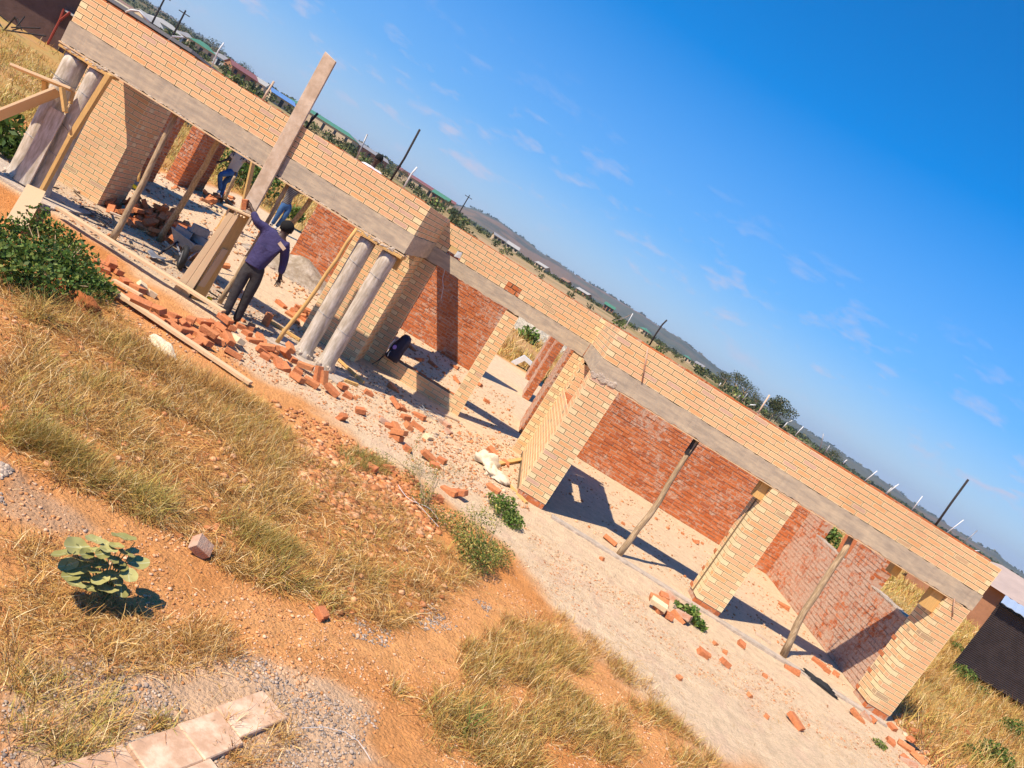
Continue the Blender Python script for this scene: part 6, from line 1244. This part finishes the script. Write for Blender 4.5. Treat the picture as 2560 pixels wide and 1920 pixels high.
bp0=thing('branch_pile','pile of dark cut branches by the left edge near the brown house','branches',(*onZ(35,65)[:2],0))
for i in range(14):
    p=Vector(onZ(random.uniform(0,60),random.uniform(40,80))); q=p+Vector((random.uniform(-1.6,1.6),random.uniform(-1,1),random.uniform(.1,.9))); mb=MB(); mb.tube([p,q],.03,5); B(mb,'branch',M['dark'],bp0)
# trees
def tree(x,y_,h,r_,label,pal,n=1400,trunk=.35,name='tree',ls=None,z=None,group=None):
    z=hz_(x,y_) if z is None else z; t=thing(name,label,'tree',(x,y_,z),group); cl=[]
    k=7 if n>500 else 4
    for i in range(k):
        a=i/k*6.28+random.random(); q=random.uniform(.2,.75) if i else 0; cl.append(((x+math.cos(a)*r_*q,y_+math.sin(a)*r_*q,z+h*(trunk+.12)+(h*(1-trunk)-.2*h)*random.uniform(.25,.95)*(1-.35*q)),(r_*random.uniform(.35,.6),r_*random.uniform(.35,.6),h*random.uniform(.13,.24)),n//k))
    V,T,C=leaves(cl,ls or h*.05,pal,.7); keep(fastmesh('crown',V,T,C,M['leaf']),t)
    mb=MB(); mb.tube([(x,y_,z-.3),(x+.05*h*random.uniform(-.5,.5),y_,z+h*.45),(cl[0][0][0],cl[0][0][1],cl[0][0][2])],[h*.035,h*.025,h*.01],6)
    for c in cl[1:4]: mb.tube([(x,y_,z+h*.35),c[0]],[h*.016,h*.006],5)
    B(mb,'trunk',M['pole'],t); return t
TG=np.array([(.065,.085,.028),(.085,.10,.034),(.045,.06,.02),(.15,.13,.05)])
def rt(a,r,h,w,label,n=900,pal=TG,name='tree'): x,y_=at_az(a,r); return tree(x,y_,h,w,label,pal,n,.2,name)
rt(19.7,150,6.2,3.4,'large dark round tree on the skyline behind the blackened stick',2600); 
for a,r,h,w,l_ in ((15.6,170,4.6,3.2,'dark tree left end of the clump above the garage parapet'),(16.4,165,5.2,3.4,'tallest dark tree in the clump left of the round skyline tree'),(17.2,168,4.6,3,'dark tree right end of the clump left of the round skyline tree'),(18.2,175,4.2,2.8,'low dark tree just left of the round skyline tree'),(24.5,180,4.0,2.6,'dark tree above the right half of the garage parapet'),(33,120,3,2.6,'low dark bush-like tree near the far black pole')): rt(a,r,h,w,l_,1100)
for a,r,h,w,l_ in ((-29.4,330,7,5,'dark tree behind the arched pipe'),(-27.2,320,8,5,'dark tree on the left skyline, second from left'),(-25.2,340,8,5,'dark tree on the left skyline, third from left'),(-13.5,200,3.5,2.6,'bushy green tree right of the man in white'),(-12.7,190,3.6,2.8,'bushy tree beside the white torn pipe'),(-8.9,180,3.2,2.6,'olive tree right of the green-roofed hut')): rt(a,r,h,w,l_,700)
k=0
parts=[]
for i in range(1000):
    a=random.uniform(-36,36); r=random.choice([random.uniform(90,420),random.uniform(150,600)]); x,y_=at_az(a,r)
    if a>20 and random.random()<.5: continue
    z=hz_(x,y_); s=random.uniform(.6,1.4)*(1 if r<300 else 1.4)*(.6 if -7<a<13 else 1); parts.append(leaves([((x,y_,z+s*.7),(s*1.2,s*1.2,s*.8),60 if r<300 else 34)],s*.5,TG if random.random()<.7 else np.concatenate([TG,YG]),.8))
for i in range(2000):
    a=random.uniform(-40,42); r=random.uniform(520,800); x,y_=at_az(a,r); z=hz_(x,y_); s=random.uniform(1.2,2.6); parts.append(leaves([((x,y_,z+s*.3),(s*1.3,s*1.3,s*.7),10)],s*1.1,TG,.8))
V,T,C=join(parts); o=fastmesh('far_woodland',V,T,C,M['leaf'],'stuff')
px_=[]
for i in range(700):
    a=random.uniform(-40,42); x,y_=at_az(a,random.uniform(2380,2500)); z=hz_(x,y_); s=random.uniform(3,6); px_.append(leaves([((x,y_,z+s*.3),(s*1.4,s*1.4,s*.8),10)],s*1.2,TG,.8))
V,T,C=join(px_); fastmesh('ridge_woodland',V,T,C,M['leaf'],'stuff')
# tree hanging over the dark house, green plant at left edge, field plants
x0=Vector(onZ(150,30)); x0.z=0; t=Y3(110,4,x0.y-1.5); bush('tree','leafy branch of a tree before the dark house at the top left','tree',(t.x+.6,t.y,0),[((t.x,t.y,t.z+.5),(1.6,1.0,.9),900),((t.x+1.6,t.y,t.z+.1),(1.2,.8,.6),500)],.2,np.concatenate([DG,YG]),8,sr=.03)
p=gp(0,385); bush('leafy_bush','glossy dark green bush at the left edge below the scaffold plank','bush',(p[0],p[1],p[2]),[((p[0]-.1,p[1],p[2]+.35),(.42,.4,.35),420),((p[0]+.15,p[1],p[2]+.2),(.3,.3,.2),200)],.13,DG,8,.5)
for (u,v,Y_,l_) in ((2075,1335,21,'bright green weed seen through the gap over the garage side wall'),(2110,1385,20,'olive weed seen right of the slab in the garage wall gap'),(738,535,24,'bright green leafy weed behind the porch, left of the red wall'),(1320,848,36,'bright green weed in the field seen through the doorway')):
    q=Y3(u,v,Y_); zg=hz_(q.x,q.y); r_=.32 if Y_<30 else .6; bush('leafy_weed',l_,'weed',(q.x,q.y,zg),[((q.x,q.y,max(q.z,zg+.25)),(r_,r_,r_*.8),260)],.16 if Y_<30 else .25,np.concatenate([GREEN,YG]),5)
for (u,v,Y_,l_) in ((660,370,30,'dark green bush behind the porch, upper'),(1330,800,55,'dark green tree seen through the doorway'),(640,395,26,'low olive bush behind the striped-sweater man')):
    q=Y3(u,v,Y_); zg=hz_(q.x,q.y); bush('field_bush',l_,'bush',(q.x,q.y,zg),[((q.x,q.y,zg+.7),(1.3,1.2,.8),1300)],.16,np.concatenate([DG,DG,YG]),8)
# far utility poles
for a,r,h,l_ in ((-31.0,120,6.2,'far utility pole near the left end of the parapet, left one'),(-29.7,118,5.4,'far utility pole near the left end of the parapet, right one'),(-7.9,150,5.5,'far pole with stay wire right of the white pipe')):
    x,y_=at_az(a,r); z=hz_(x,y_); mb=MB(); mb.tube([(x,y_,z),(x,y_,z+h)],[.14,.10],6); mb.box(x-.8,x+.8,y_-.05,y_+.05,z+h-.5,z+h-.38); single('utility_pole',mb,M['dark'],l_,'pole')

# ================================================================ AIR
mb=MB(); mb.box(-4800,4800,-4800,4800,-2.5,120); hzm=bpy.data.materials.new('haze'); hzm.use_nodes=True; t=hzm.node_tree; t.nodes.clear(); o_=N(t,'ShaderNodeOutputMaterial'); pv=N(t,'ShaderNodeVolumePrincipled'); pv.inputs['Color'].default_value=(.66,.80,1,1); pv.inputs['Density'].default_value=HAZE; pv.inputs['Anisotropy'].default_value=.2; L(t,pv.outputs[0],o_.inputs['Volume'])
if HAZE>0: hzo=mb.build('haze',hzm); tag(hzo,kind='stuff')

for i in range(16):
    x=random.uniform(-7.2,-3.9); y_=random.uniform(10.9,12.2); a=random.uniform(0,6.28); l_=random.uniform(.12,.4); mb=MB(); mb.plank((x,y_,.03),(x+l_*math.cos(a),y_+l_*math.sin(a)*.7,.05+random.uniform(0,.05)),random.uniform(.03,.07),.02); single('board_scrap',mb,M[random.choice(['woodg','pole','dark'])],'short dark board scrap littering the porch floor','scrap','board scraps on the porch floor')
